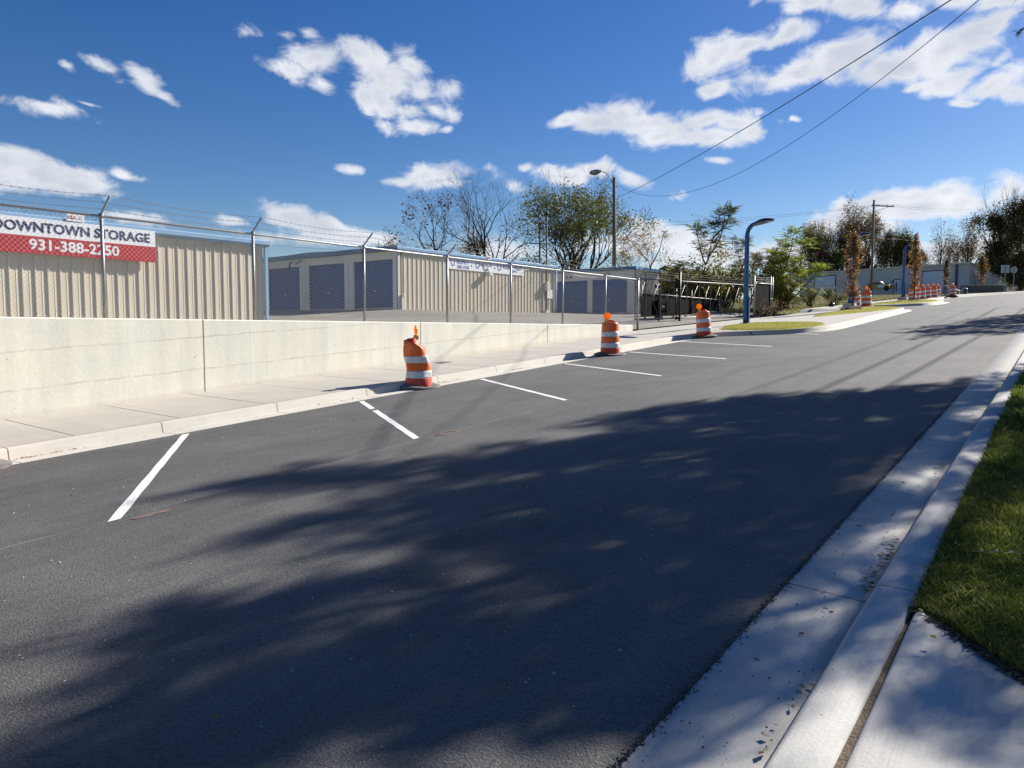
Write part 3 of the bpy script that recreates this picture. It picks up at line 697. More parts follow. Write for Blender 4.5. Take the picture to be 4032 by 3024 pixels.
def chain(mb, x0, x1, z0, z1, y=0., pitch=.086, r_=.0026):
    h = z1-z0; n = int((x1-x0+h)/pitch)
    for s in (1, -1):
        for i in range(n+1):
            xa = x0-h+i*pitch+(pitch*.5 if s < 0 else 0) if s > 0 else x0+i*pitch
            # line from (xa,z0) to (xa+s*h,z1), clipped
            a, za_, b, zb = xa, z0, xa+s*h, z1
            if s > 0:
                if a < x0: za_ = z0+(x0-a); a = x0
                if b > x1: zb = z1-(b-x1); b = x1
            else:
                if a > x1: za_ = z0+(a-x1); a = x1
                if b < x0: zb = z1-(x0-b); b = x0
            if zb-za_ < .02: continue
            yo = .004*s
            mb.tube([(a, y+yo, za_), (b, y+yo, zb)], r_, 4, cap=False)
m = MB()
for a, b in zip(posts[:-1], posts[1:]): chain(m, a, b, 0.0, H+.035)
wires = m.build('wire_mesh', M['mesh'], fence)
m = MB()
for t in (1.0, .62, .24):
    for (a, b) in zip(posts[:-1], posts[1:]):
        pts = []
        for k in range(9):
            s = k/8; sag = -.035*math.sin(math.pi*s)*(1+t)
            pts.append((a+(b-a)*s, -.34*t, H+.05+.28*t+sag))
        m.tube(pts, .0032, 4, cap=False)
        k = int((b-a)/.13)
        for q in range(k):
            s = (q+.5)/k; x = a+(b-a)*s; z = H+.05+.28*t-.035*math.sin(math.pi*s)*(1+t)
            for dx, dz in ((.02, .018), (.02, -.018)):
                m.tube([(x-dx, -.34*t, z-dz), (x+dx, -.34*t, z+dz)], .0028, 3, cap=False)
m.build('barbed_wire', M['barb'], fence)
# loose cable slung along the rail by the second building
m = MB(); pts = []
for k in range(60):
    x = 15.9+k*.19; pts.append((x, .03, H-.02+.05*math.sin(k*.28)-.05))
m.tube(pts, .011, 5); m.build('loose_cable', M['white'], fence)

# ------------------------------------------------------------------ sliding gate
GY = 15.6
gate = empty('sliding_gate', (30.1, GY, .50), 'long black steel sliding gate with cross bracing and barbed wire', 'gate')
def gz(x): return .0286*x
m = MB(); L_ = 15.4
m.tube([(0, 0, 0), (L_, 0, gz(L_))], .035, 8); m.build('bottom_rail', M['dkgalv'], gate)
m = MB(); m.tube([(0, 0, 1.80), (L_, 0, gz(L_)+1.80)], .032, 8); m.build('top_rail', M['dkgalv'], gate)
bx = [0.0, 1.0, 2.5, 4.0, 5.5, 7.1, 8.6, 10.1, 11.6, 13.1, 14.5, L_]
for i, x in enumerate(bx):
    m = MB(); m.box(x-.02, x+.02, -.02, .02, gz(x), gz(x)+1.80); m.box(x-.02, x+.02, -.02, .02, gz(x)+1.83, gz(x)+2.22)
    m.build('gate_upright', M['black'], gate)
for i in range(len(bx)-1):
    a, b = bx[i], bx[i+1]
    m = MB(); m.tube([(a, .035, gz(a)+.03), (b, .035, gz(b)+1.77)], .016, 6); m.build('diagonal_brace', M['black'] if i < 7 else M['dkgalv'], gate)
    if i < 5: m = MB(); m.tube([(b, .05, gz(b)+.03), (a, .05, gz(a)+1.77)], .019, 6); m.build('diagonal_brace', M['black'], gate)
m = MB()
for z in (1.95, 2.07, 2.18): m.tube([(x, 0, gz(x)+z-.015*(i % 2)) for i, x in enumerate(frange(0, L_, .8))], .004, 4, cap=False)
m.build('barbed_wire', M['barb'], gate)
def gpost(x, y, z0, h, label, r_=.055):
    e = empty('gate_post', (x, y, z0), label, 'post', 'black posts carrying the sliding gate')
    m = MB(); m.tube([(0, 0, -.1), (0, 0, h)], r_, 12); m.tube([(0, 0, h), (0, 0, h+.04)], [r_+.01, .03], 12); m.build('pole', M['black'], e)
    for z in (.32, h-.42):
        m = MB(); m.box(-.16, .05, .05, .13, z-.05, z+.05); m.tube([(-.1, .13, z-.09), (-.1, .13, z+.09)], .05, 8); m.tube([(.06, .13, z-.06), (.06, .13, z+.06)], .045, 8)
        m.build('guide_roller', M['black'], e)
    return e
gpost(34.35, 15.40, .30, 2.55, 'tall black gate post nearest the traffic barrels, in front of the sliding gate')
gpost(33.0, 15.85, .38, 2.15, 'shorter black gate post just behind the gate, beside the gate motor', .032)
e = empty('gate_post', (45.1, 15.35, .82), 'black gate post behind the nearest blue street lamp with a white reflector', 'post', 'black posts carrying the sliding gate')
m = MB(); m.tube([(0, 0, -.1), (0, 0, 2.1)], .05, 10); m.build('pole', M['black'], e)
m = MB(); m.box(-.32, -.22, -.05, -.02, .95, 1.35); m.box(-.33, -.18, -.06, -.03, 1.5, 1.75); m.build('reflector', M['white'], e)
# gate motor
e = empty('gate_motor', (34.6, 16.6, .36), 'dark grey gate motor cabinet on a concrete block behind the gate', 'motor cabinet')
m = MB(); m.prism([(-.42, .42), (.42, .42), (.42, 1.02), (.34, 1.12), (-.30, 1.12), (-.42, 1.0)], -.22, .22, axis='y'); m.build('cabinet', M['screen'], e)
m = MB(); m.box(.425, .44, -.20, .20, .45, 1.0); m.build('side_panel', M['greige'], e)
m = MB(); m.box(-.14, .12, -.14, .14, .1, .42); m.build('stand', M['black'], e)
m = MB(); m.prism([(-.35, -.2), (.75, -.2), (.72, .16), (-.3, .12)], -.28, .28, axis='y'); m.build('concrete_base', M['kerbl'], e)
m = MB(); m.box(-.10, .10, -.225, -.22, .82, .86); m.build('name_plate', M['white'], e)

# short fence panels with dark cloth at the far end of the gate
def panel_fence(x0, y0, pts, label, zf):
    e = empty('screened_fence', (x0, y0, zf(x0, y0)), label, 'fence'); z0 = zf(x0, y0)
    for i, (x, y) in enumerate(pts):
        z = zf(x, y)-z0; m = MB(); m.tube([(x-x0, y-y0, z-.1), (x-x0, y-y0, z+2.28)], .042, 10); m.tube([(x-x0, y-y0, z+2.28), (x-x0, y-y0, z+2.34)], [.05, .02], 10)
        for q in (.5, 1.0, 1.5, 1.85): m.tube([(x-x0, y-y0, z+q), (x-x0, y-y0, z+q+.02)], .052, 10)
        m.build('fence_post', M['galv'], e)
    for (a, b) in zip(pts[:-1], pts[1:]):
        za_ = zf(*a)-z0; zb = zf(*b)-z0; A = Vector((a[0]-x0, a[1]-y0, za_)); B = Vector((b[0]-x0, b[1]-y0, zb))
        m = MB(); m.tube([A+Vector((0, 0, 1.86)), B+Vector((0, 0, 1.86))], .024, 8); m.build('top_rail', M['galv'], e)
        m = MB(); m.tube([A+Vector((0, -.01, 1.0)), B+Vector((0, -.01, 1.0))], .02, 8); m.build('middle_rail', M['galv'], e) if a != pts[0] else None
        n = (B-A).normalized(); s = n.cross(Vector((0, 0, 1)))*-.025
        vs = []; K = 10; fs = []
        for k in range(K+1):
            p = A+(B-A)*(k/K)
            for q, z in enumerate((.08, .6, 1.2, 1.82)):
                vs.append(p+Vector((0, 0, z))+s*(1+.6*math.sin(k*1.7+q*2)))
        for k in range(K):
            for q in range(3): fs.append((k*4+q, k*4+4+q, k*4+5+q, k*4+q+1))
        m = MB(); m.add(vs, fs, 0, True); m.build('screen_cloth', M['screen'], e)
        m = MB()
        for z in (1.98, 2.1, 2.22): m.tube([A+(B-A)*(k/6)+Vector((0, 0, z-.05*math.sin(math.pi*k/6)+.012*(k % 2))) for k in range(7)], .006, 4, cap=False)
        m.build('barbed_wire', M['galv'], e)
    return e
panel_fence(41.5, 14.2, [(41.5, 14.2), (44.3, 14.2), (45.6, 14.5)], 'short chain link fence panels with dark screen cloth beside the leafy bush', lambda x, y: float(np.interp(x, [41, 46], [.74, .92])))
# low dark screen at the back of the yard
e = empty('yard_fence', (36.6, 18.6, 1.0), 'low black screened fence behind the sliding gate in front of the bushes', 'fence')
for k in range(6):
    x = k*2.2; m = MB(); m.tube([(x, 0, -.5), (x, 0, 1.45)], .035, 8); m.build('fence_post', M['black'], e)
m = MB(); m.tube([(0, 0, 1.02), (11, 0, 1.02)], .022, 6); m.build('top_rail', M['galv'], e)
m = MB(); vs = []; fs = []
for k in range(45):
    for q, z in enumerate((-.45, .3, 1.0)): vs.append((k*.25, .05+.02*math.sin(k*1.1+q), z))
for k in range(44):
    for q in range(2): fs.append((k*3+q, k*3+3+q, k*3+4+q, k*3+q+1))
m.add(vs, fs, 0, True); m.build('screen_cloth', M['screen'], e)

# ------------------------------------------------------------------ text
def text(name, s, mat_, parent, x0, x1, z0, z1, y, bold=.0, normal='-Y', cap=True, ext=.004):
    """lettering stretched to the rectangle; coordinates local to parent"""
    cu = bpy.data.curves.new(name, 'FONT'); cu.body = s; cu.size = 1; cu.offset = bold; cu.extrude = ext; cu.resolution_u = 3
    t = bpy.data.objects.new('tmp', cu); COL.objects.link(t)
    dg = bpy.context.evaluated_depsgraph_get(); me = bpy.data.meshes.new_from_object(t.evaluated_get(dg))
    bpy.data.objects.remove(t); me.name = name
    n = len(me.vertices); co = np.zeros(n*3, np.float32); me.vertices.foreach_get('co', co); co = co.reshape(-1, 3)
    lo = co.min(0); hi = co.max(0); u = (co[:, 0]-lo[0])/(hi[0]-lo[0]); v = (co[:, 1]-lo[1])/(hi[1]-lo[1]); w = co[:, 2]
    out = np.zeros_like(co)
    if normal == '-Y': out[:, 0] = x0+u*(x1-x0); out[:, 1] = y-w
    else: out[:, 1] = x0-u*(x0-x1); out[:, 0] = y-w
    out[:, 2] = z0+v*(z1-z0)
    me.vertices.foreach_set('co', out.ravel()); me.materials.clear(); me.materials.append(mat_); me.update()
    o = bpy.data.objects.new(name, me); return link(o, parent)

# ------------------------------------------------------------------ ribbed sheet walls
RIB = [(0, 0), (.085, 0), (.092, .006), (.102, .006), (.109, 0), (.165, 0), (.172, .006), (.182, .006), (.189, 0), (.215, 0), (.230, .031), (.258, .031), (.270, 0)]
def ribwall(mb, p0, p1, zb, zt, mi=0, pitch=.305, scale=1.0, ph=0.0):
    """p0->p1 in plan, outside on the right hand of p0->p1"""
    A = Vector(p0); B = Vector(p1); L_ = (B-A).length; t = (B-A)/L_; nn = Vector((t.y, -t.x))
    pts = []; s = -ph
    while s < L_:
        for a, h in RIB:
            q = s+a*pitch/.305
            if 0 <= q <= L_: pts.append((q, h*scale))
        s += pitch
    pts = [(0, 0)]+pts+[(L_, 0)]
    vs = []
    for q, h in pts:
        p = A+t*q+nn*h
        z0 = zb(p.x, p.y) if callable(zb) else zb; z1 = zt(p.x, p.y) if callable(zt) else zt
        vs += [(p.x, p.y, z0), (p.x, p.y, z1)]
    mb.add(vs, [(2*i, 2*i+2, 2*i+3, 2*i+1) for i in range(len(pts)-1)], mi)
def roller_door(name, parent, w, h, M_, matd, pitch=.10, dep=.02):
    """door in local XZ plane facing -Y, M_ places it"""
    m = MB(); n = int(h/pitch); vs = []
    for i in range(n):
        z = i*h/n; s = h/n
        for zz, d in ((z, 0), (z+s*.35, -dep), (z+s*.65, -dep), (z+s*.95, 0)): vs += [M_ @ Vector((0, d, zz)), M_ @ Vector((w, d, zz))]
    k = len(vs)//2
    m.add(vs, [(2*i, 2*i+1, 2*i+3, 2*i+2) for i in range(k-1)])
    o = m.build(name, matd, parent)
    m = MB(); m.box(0, w, -.035, .01, .0, .075, M=M_); m.build('bottom_bar', M['galv'], o)
    m = MB(); m.box(w*.5-.06, w*.5+.06, -.05, -.035, .85, .93, M=M_); m.build('latch', M['galv'], o)
    return o

# building one: long wall parallel to the fence with the red and white board
def shell(name, x0, x1, y0, y1, zb, zt, label, ph=0, right=True):
    e = empty(name, (0, 0, 0), label, 'storage building')
    m = MB(); ribwall(m, (x0, y0), (x1, y0), zb-.3, zt, ph=ph)
    if right: ribwall(m, (x1, y0), (x1, y1), zb-.3, zt)
    ribwall(m, (x1, y1), (x0, y1), zb-.3, zt)
    m.build('wall', M['beige'], e)
    return e
Y1 = 22.0
b1 = shell('storage_building', -14, 15.4, Y1, 34, .25, 2.86, 'nearest beige ribbed metal storage building, behind the red and white board', ph=.05)
m = MB(); m.prism([(Y1-.12, 2.92), (Y1+6, 3.35), (34.1, 2.92), (34.1, 2.86), (Y1-.12, 2.86)], -14.2, 15.6, axis='x'); m.build('roof', M['dkblue'], b1)
m = MB(); m.prism([(Y1-.04, 2.80), (Y1-.10, 2.80), (Y1-.12, 2.85), (Y1-.20, 2.88), (Y1-.20, 2.99), (Y1-.17, 3.0), (Y1-.10, 2.95), (Y1-.04, 3.04)], -14.2, 15.62, axis='x')
m.build('gutter', M['bluetrim'], b1)
m = MB(); m.prism([(-.05, 2.79), (-.26, 2.86), (-.26, 2.83), (-.07, 2.74)], 15.40, 15.66, axis='x')
m = MB(); m.box(15.44, 15.54, Y1-.14, Y1-.04, .32, 2.82); m.tube([(15.49, Y1-.09, .36), (15.52, Y1-.12, .22), (15.58, Y1-.22, .16)], .06, 6); m.build('downspout', M['bluetrim'], b1)
m = MB(); m.box(15.2, 15.40, Y1-.045, Y1-.034, .2, 2.8); m.build('corner_trim', M['beige'], b1)

sg = empty('sign_board', (6.75, Y1-.22, 2.01), 'large red and white board reading DOWNTOWN STORAGE on the nearest storage building', 'sign')
W_ = 11.62-6.75
m = MB(); m.box(0, W_, 0, .1, .447, .91); m.build('white_panel', M['white'], sg)
m = MB(); m.box(0, W_, 0, .1, 0, .447); m.build('red_panel', M['red'], sg)
text('lettering', 'DOWNTOWN STORAGE', M['navy'], sg, 7.45-6.75, 11.46-6.75, .55, .815, -.002, .026)
text('phone_number', '931-388-2250', M['white'], sg, 8.26-6.75, 10.56-6.75, .09, .38, -.002, .022)
def plate(x, y, z, w, h, label):
    e = empty('small_plate', (x, y, z), label, 'sign', 'small USA plates on the gutters')
    m = MB(); m.box(-w/2, w/2, 0, .01, -h/2, h/2); m.build('panel', M['white'], e)
    text('lettering', 'U.S.A.', M['red'], e, -w*.44, w*.06, -h*.22, h*.24, -.002, .014)
    m = MB(); pts = []
    for k in range(16):
        a = 2*math.pi*k/16; r_ = h*.34*(1 if k % 2 else .72); pts.append((w*.28+r_*math.cos(a), r_*math.sin(a)))
    m.prism(pts, -.004, -.001, axis='y'); m.build('round_emblem', M['greywall'], e)
plate(9.42, Y1-.23, 3.05, .46, .20, 'small white USA plate above the red and white board')

# building two
X2, Y2 = 25.0, 25.3; ZB = 1.0; ZT = 3.72
b2 = shell('storage_building', X2+.0, 38.2, Y2, 38, ZB, ZT, 'middle storage building with three blue roller doors and a white board on its ribbed side', ph=.12)
def y2(px): return X2*math.tan(AZ+math.atan((2016-px)/2950))
doors = [(25.62, 28.3), (29.0, 31.75), (32.5, 35.2)]
DT = 3.34
m = MB()
def pan(ya, yb, z0, z1, d=0.0): m.box(X2+d, X2+.1, ya, yb, z0, z1)
ys = [Y2, 25.62, 28.3, 29.0, 31.75, 32.5, 35.2, 38.0]
for a, b in ((Y2, 25.62), (28.3, 29.0), (31.75, 32.5), (35.2, 38.0)):
    n = max(1, int((b-a)/.24)); s = (b-a)/n; m = MB()
    m.box(X2+.02, X2+.1, a, b, ZB-.25, DT)
    for i in range(n): m.box(X2-.012, X2+.02, a+i*s+.03, a+(i+1)*s-.03, ZB-.25, DT)
    m.build('door_pier', M['greige'], b2)
m = MB(); m.box(X2+.01, X2+.12, Y2, 38, DT, ZT)
for z in (DT+.02, DT+.14, DT+.26): m.box(X2-.02, X2+.01, Y2, 38, z, z+.07)
m.build('header_panel', M['greige'], b2)
for (a, b) in doors:
    MM = Matrix.Translation((X2+.16, b, ZB+.02)) @ Matrix.Rotation(-math.pi/2, 4, 'Z')
    roller_door('roller_door', b2, b-a, DT-ZB-.02, MM, M['bluedoor'])
m = MB()
for (a, b) in doors:
    m.box(X2+.02, X2+.17, a-.001, a+.0, ZB-.2, DT)
m.box(X2+.2, X2+.3, Y2, 38, ZB-.3, ZT); m.build('inner_wall', M['screen'], b2)
m = MB(); m.box(X2+.01, 38.1, Y2+.05, 37.9, ZT, ZT+.06); m.prism([(Y2-.1, 3.78), (31.6, 4.0), (38.1, 3.78), (38.1, 3.74), (Y2-.1, 3.74)], X2-.15, 38.35, axis='x'); m.build('roof', M['dkblue'], b2)
m = MB(); m.box(X2-.2, X2-.15, Y2-.15, 38.1, 3.72, 3.93); m.build('front_fascia', M['dkblue'], b2)
m = MB(); m.prism([(Y2-.03, 3.70), (Y2-.10, 3.70), (Y2-.13, 3.75), (Y2-.19, 3.77), (Y2-.19, 3.88), (Y2-.16, 3.89), (Y2-.10, 3.85), (Y2-.03, 3.93)], X2-.16, 38.4, axis='x'); m.build('gutter', M['bluetrim'], b2)
m = MB(); m.tube([(38.28, Y2-.1, 3.7), (38.28, Y2-.1, 1.25), (38.36, Y2-.16, 1.05)], .055, 6); m.build('downspout', M['bluetrim'], b2)
m = MB(); m.box(X2+.0, X2+.16, Y2-.045, Y2-.034, ZB, 3.72); m.box(X2+.18, X2+.30, Y2-.12, Y2-.045, ZB-.05, ZB+.55); m.lathe([(.0, 0), (.09, 0), (.09, .06), (0, .06)], (X2+.24, Y2-.1, ZB+.62), 10); m.build('corner_post', M['greige'], b2)
m = MB(); m.tube([(X2-.05, 33.0, 3.62), (X2-.3, 32.9, 3.45), (X2-.32, 32.9, 3.2)], .04, 6); m.build('floodlight_bracket', M['black'], b2); m = MB(); m.tube([(X2-.06, 32.2, 3.66), (X2-.30, 32.4, 3.42)], .03, 6); m.build('floodlight_bracket', M['black'], b2)
def x2(px, y=25.2): return y/math.tan(AZ+math.atan((2016-px)/2950))
SB = (x2(1771), x2(2066)); s2z0, s2z1 = 3.12, 3.67
sg = empty('sign_board', (SB[0], Y2-.05, s2z0), 'long white board with blue U RENT U LOCK lettering on the middle building', 'sign')
cr = lambda c: x2(1700+c*.2486)-SB[0]
m = MB(); m.box(0, SB[1]-SB[0], 0, .012, 0, s2z1-s2z0); m.build('white_panel', M['white'], sg)
hh = s2z1-s2z0
def bigU(x0, x1):
    m = MB(); t = (x1-x0)*.24; r_ = (x1-x0)/2; c = (x0+x1)/2; zb = .13+r_; P = []
    for k in range(13): a = math.pi+math.pi*k/12; P.append((c+r_*math.cos(a), zb+r_*math.sin(a)))
    P = [(x0, hh-.005)]+P+[(x1, hh-.005), (x1-t, hh-.005)]
    for k in range(13): a = -math.pi*k/12; P.append((c+(r_-t)*math.cos(a), zb+(r_-t)*math.sin(a)))
    P += [(x0+t, hh-.005)]
    n = len(P); vs = [(p[0], -.003, p[1]) for p in P]
    fs = []; h_ = n//2
    for i in range(h_-1): fs.append((i, i+1, n-2-i, n-1-i))
    m.add(vs, fs); m.build('lettering', M['sgnblue'], sg)
for a, b in ((320, 385), (708, 772), (1052, 1112)): bigU(cr(a), cr(b))
for s_, a, b in (('RENT', 418, 602), ('LOCK', 806, 966), ('KEEP', 1140, 1290), ('KEY', 1326, 1446)):
    text('lettering', s_, M['sgnblue'], sg, cr(a), cr(b), hh-.27, hh-.01, -.002, .014)
text('lettering', '388-2250', M['sgnblue'], sg, cr(418), cr(608), .05, .22, -.002, .012)
for a, b in ((636, 656), (1003, 1021)): m = MB(); m.box(cr(a), cr(b), -.004, 0, .20, .29); m.build('dot', M['sgnblue'], sg)
m = MB(); m.box(cr(868), cr(905), -.004, 0, .06, .19); m.build('padlock_symbol', M['sgnblue'], sg)
m = MB(); kx = cr(1290); m.lathe([(.035, 0), (.11, 0), (.11, .004), (.035, .004), (.035, 0)], (0, 0, 0), 16); m.box(.08, .40, -.03, .03, 0, .004); m.box(.30, .40, -.075, -.03, 0, .004)
K = m.build('key_symbol', M['sgnblue'], sg); K.rotation_euler = (math.pi/2, 0, 0); K.location = (kx, 0, .20)
plate(x2(1921), Y2-.22, 3.86, .28, .2, 'small white USA plate on the gutter of the middle storage building')
# wall lamp and its conduit
e = empty('wall_lamp', (x2(1920), Y2-.04, 3.0), 'grey box floodlight on a bent conduit below the white board', 'lamp')
m = MB(); m.box(-.16, .16, -.32, -.04, -.10, .12); m.build('lamp_body', M['greige'], e)
m = MB(); m.box(-.12, .12, -.335, -.32, -.07, .07); m.build('lens', M['glass'], e)
m = MB(); m.tube([(-.15, -.05, .75), (-.12, -.07, .45), (.1, -.07, .22), (.1, -.06, .1)], .022, 6); m.build('conduit', M['galv'], e)
e = empty('meter_box', (x2(2150), Y2-.04, 1.0), 'electric meter box with a tall conduit mast beside the notice', 'meter box')
m = MB(); m.tube([(0, -.08, .0), (0, -.08, 5.85)], .045, 8); m.build('conduit_mast', M['wood'], e)
m = MB(); m.lathe([(.05, 0), (.12, .03), (.12, .16), (.05, .22), (0, .24)], (0, -.08, 5.8), 8); m.build('weatherhead', M['black'], e)
m = MB(); m.box(-.16, .18, -.26, 0, 1.35, 1.75); m.build('meter_case', M['greige'], e); m = MB(); m.lathe([(.12, 0), (.12, .1), (.07, .12), (0, .12)], (0, -.08, 1.76), 12); m.build('meter_cap', M['greige'], e)
m = MB(); m.box(-.14, .10, -.2, 0, .0, .22); m.build('lower_box', M['greige'], e)
sg = empty('notice', (x2(2152), Y2-.05, 1.95), 'small white text notice at the far corner of the middle storage building', 'sign')
w_ = x2(2178)-x2(2152); m = MB(); m.box(0, w_, 0, .01, -.02, .50); m.build('panel', M['white'], sg)
m = MB()
rng = random.Random(3)
for k in range(5):
    z = .40-k*.085; x = .08
    while x < w_-.12: l = rng.uniform(.05, .14); m.box(x, min(x+l, w_-.06), -.003, 0, z, z+.035); x += l+.04
m.build('lettering', M['greywall'], sg)

# building three
X3, Y3 = 42.5, 22.1
b3 = shell('storage_building', X3, 45.9, Y3, 40, 1.0, 3.82, 'farthest storage building with door number 62 and a narrow sunlit ribbed end', ph=.1)
m = MB(); m.box(X3+.03, X3+.1, Y3, 40, .8, 3.82)
m.build('front_wall', M['greige'], b3)
m = MB(); m.box(X3-.0, X3+.03, Y3, 40, 3.28, 3.82); m.build('header_panel', M['greige'], b3)
for i in range(6):
    a = Y3+.55+i*2.9
    MM = Matrix.Translation((X3+.02, a+2.5, 1.08)) @ Matrix.Rotation(-math.pi/2, 4, 'Z')
    roller_door('roller_door', b3, 2.5, 2.2, MM, M['bluedoor'])
    if i < 4: text('door_number', str(62+2*i), M['navy'], b3, a+1.15+.55, a+1.15, 3.42, 3.66, X3-.004, .01, normal='-X')
m = MB(); m.prism([(Y3-.12, 3.86), (31, 4.1), (40.1, 3.86), (40.1, 3.82), (Y3-.12, 3.82)], X3-.15, 46.1, axis='x'); m.build('roof', M['dkblue'], b3)
m = MB(); m.box(X3-.2, X3-.15, Y3-.15, 40, 3.80, 4.02); m.build('front_fascia', M['dkblue'], b3)
m = MB(); m.box(X3-.2, 46.15, Y3-.2, Y3-.12, 3.82, 4.0); m.build('side_fascia', M['bluetrim'], b3)
# ------------------------------------------------------------------ traffic barrels
DP = [(.280, .02), (.280, .202), (.273, .208), (.271, .362), (.266, .368), (.263, .522), (.258, .528), (.255, .682), (.250, .688), (.243, .86), (.240, .918), (.226, .934)]
def make_barrel(label, group, crumple=0, turn=0.0, mats=None, seed=1, detail=True):
    rng = random.Random(seed)
    e = empty('traffic_barrel', (0, 0, 0), label, 'traffic barrel', group)
    if crumple == 2:   # badly battered barrel: pinched top, dented side, twisted
        def df(p):
            z = p.z; t = z/.93
            q = Vector((p.x, p.y, z)); ang = math.atan2(p.y, p.x); r_ = math.hypot(p.x, p.y)
            r_ *= 1+.05*math.sin(3*ang+z*9)+.035*math.sin(7*ang-z*13)*min(1, t*1.3)
            dent = max(0, math.cos(ang-3.9))**3*.085*math.exp(-((z-.42)/.24)**2); r_ -= dent
            dent2 = max(0, math.cos(ang+.25))**4*.06*math.exp(-((z-.62)/.2)**2); r_ -= dent2
            k = max(0, (z-.74)/.19); 
            if k > 0: z = .74+.19*k+.02*math.sin(2*ang)*k-.10*k*math.cos(ang+.9)*(r_/.24)
            return Vector((r_*math.cos(ang)-.045*t*t+.02*math.sin(z*6), r_*math.sin(ang)+.03*t, z))
    elif crumple == 1:
        def df(p):
            ang = math.atan2(p.y, p.x); r_ = math.hypot(p.x, p.y)
            r_ *= 1+.004*math.sin(3*ang+p.z*5+seed); r_ -= max(0, math.cos(ang-seed*2.1))**8*.022*math.exp(-((p.z-.3)/.25)**2)
            return Vector((r_*math.cos(ang), r_*math.sin(ang), p.z-(.008*max(0, (p.z-.8)/.13)*math.cos(ang-.6))))
    else:
        def df(p):
            ang = math.atan2(p.y, p.x); r_ = math.hypot(p.x, p.y)*(1+.006*math.sin(3*ang+seed)); return Vector((r_*math.cos(ang), r_*math.sin(ang), p.z))
    D = mats or (M['drum'], M['drumred'], M['band'])
    def sec(z0, z1, out=0.0):
        pr = []
        zs = sorted(set([z0, z1]+[p[1] for p in DP if z0 < p[1] < z1]+[z0+(z1-z0)*k/5 for k in range(6)]))
        for z in zs:
            r_ = np.interp(z, [p[1] for p in DP], [p[0] for p in DP]); pr.append((float(r_)+out, z))
        return pr
    N = 40 if detail else 20
    m = MB(); m.lathe(sec(.20, .21), n=N, deform=df, mi=0); m.lathe(sec(.355, .53), n=N, deform=df, mi=0); m.lathe(sec(.675, .934), n=N, deform=df, mi=0)
    if crumple == 2: m.lathe([(.205, .93), (.15, .985), (.06, 1.03), (.01, 1.035)], n=N, deform=df, mi=1)
    else:
        m.lathe([(.222, .932), (.20, .938), (.19, .925), (.0, .92)], n=N, deform=df, mi=1)
        # raised loop handle
        m.tube([df(Vector(p)) for p in ((-.15, 0, .93), (-.09, 0, .985), (.09, 0, .985), (.15, 0, .93))], .022, 6, mi=1, sq=1.6)
    m.build('drum_body', [D[0], D[1]], e)
    m = MB(); m.lathe(sec(.02, .20), n=N, deform=df); m.build('lower_section', D[1], e)
    for z0, z1 in ((.21, .355), (.53, .675)):
        m = MB(); m.lathe([(sec(z0, z1)[0][0]-.006, z0)]+sec(z0, z1, .002)+[(sec(z0, z1)[-1][0]-.006, z1)], n=N, deform=df); m.build('reflective_band', D[2], e)
    m = MB()
    def rub(p):
        a = math.atan2(p.y, p.x); return Vector((p.x, p.y, p.z*(1+.5*math.sin(a*2+seed)) if p.z > .01 else p.z))
    m.lathe([(.46, .0), (.465, .02), (.44, .035), (.33, .06), (.27, .065), (.0, .06)], n=36, deform=rub); m.build('rubber_base', M['rubber'], e)
    # warning light on the rim
    lt = empty_child('warning_light', e, (-.06, .02, .93) if crumple != 2 else (-.03, .02, 1.02), turn)
    m = MB(); m.prism([(-.055, 0), (.055, 0), (.045, .075), (.02, .10), (-.02, .10), (-.045, .075)], -.045, .045, axis='y'); m.build('battery_case', M['yellow'], lt)
    m = MB(); m.lathe([(.0, -.034), (.06, -.030), (.094, -.012), (.099, 0), (.094, .012), (.055, .028), (0, .032)], n=20)
    l = m.build('lens', M['amber'], lt); l.rotation_euler = (math.pi/2, 0, 0); l.location = (0, 0, .195)
    m = MB(); m.lathe([(.099, -.007), (.105, -.007), (.105, .007), (.099, .007), (.099, -.007)], n=20); l = m.build('lens_rim', M['amber'], lt); l.rotation_euler = (math.pi/2, 0, 0); l.location = (0, 0, .195)
    return e
def empty_child(name, parent, loc, rz=0.0):
    o = bpy.data.objects.new(name, None); o.empty_display_size = .1; COL.objects.link(o); o.parent = parent; o.location = loc; o.rotation_euler = (0, 0, rz); return o
GB = 'striped traffic barrels with amber lights'
def place(o, x, y, z, rz=0, tilt=(0, 0)):
    o.location = (x, y, z); o.rotation_euler = (tilt[0], tilt[1], rz)
FACE = AZ-math.pi/2     # lens facing the camera
a = make_barrel('crumpled orange and white traffic barrel nearest the camera, twisted top and edge-on lamp', GB, 2, math.atan2(11.2, 11.6)+R(12), seed=2)
place(a, 11.6, 11.12, za(11.6, 11.12)+.01, 0, (0, R(-1.5)))
b = make_barrel('upright traffic barrel at the kerb in front of the low end of the concrete wall', GB, 1, 0, seed=1)
place(b, 19.25, 10.78, za(19.25, 10.78)+.005, R(-60)); 
for ch in b.children:
    if ch.name.startswith('warning'): ch.rotation_euler.z = R(-1); ch.location = (-.09, .0, .935)
c = make_barrel('leaning traffic barrel at the kerb beside the first grass island', GB, 1, 0, seed=3)
place(c, 26.25, 10.78, za(26.25, 10.78)+.01, R(-50), (R(-2), R(-4)))
for ch in c.children:
    if ch.name.startswith('warning'): ch.rotation_euler.z = R(-17); ch.location = (-.13, .0, .935)
d0 = copy_tree(b); d0['label'] = 'traffic barrel cut off by the left edge, only its rubber base showing'; place(d0, 3.42, 11.08, za(3.42, 11.08)+.01, R(20))
far = make_barrel('traffic barrel on the turf to the right of the first orange street tree', GB, 1, FACE, (M['drum'], M['drumred'], M['band']), 5, False)
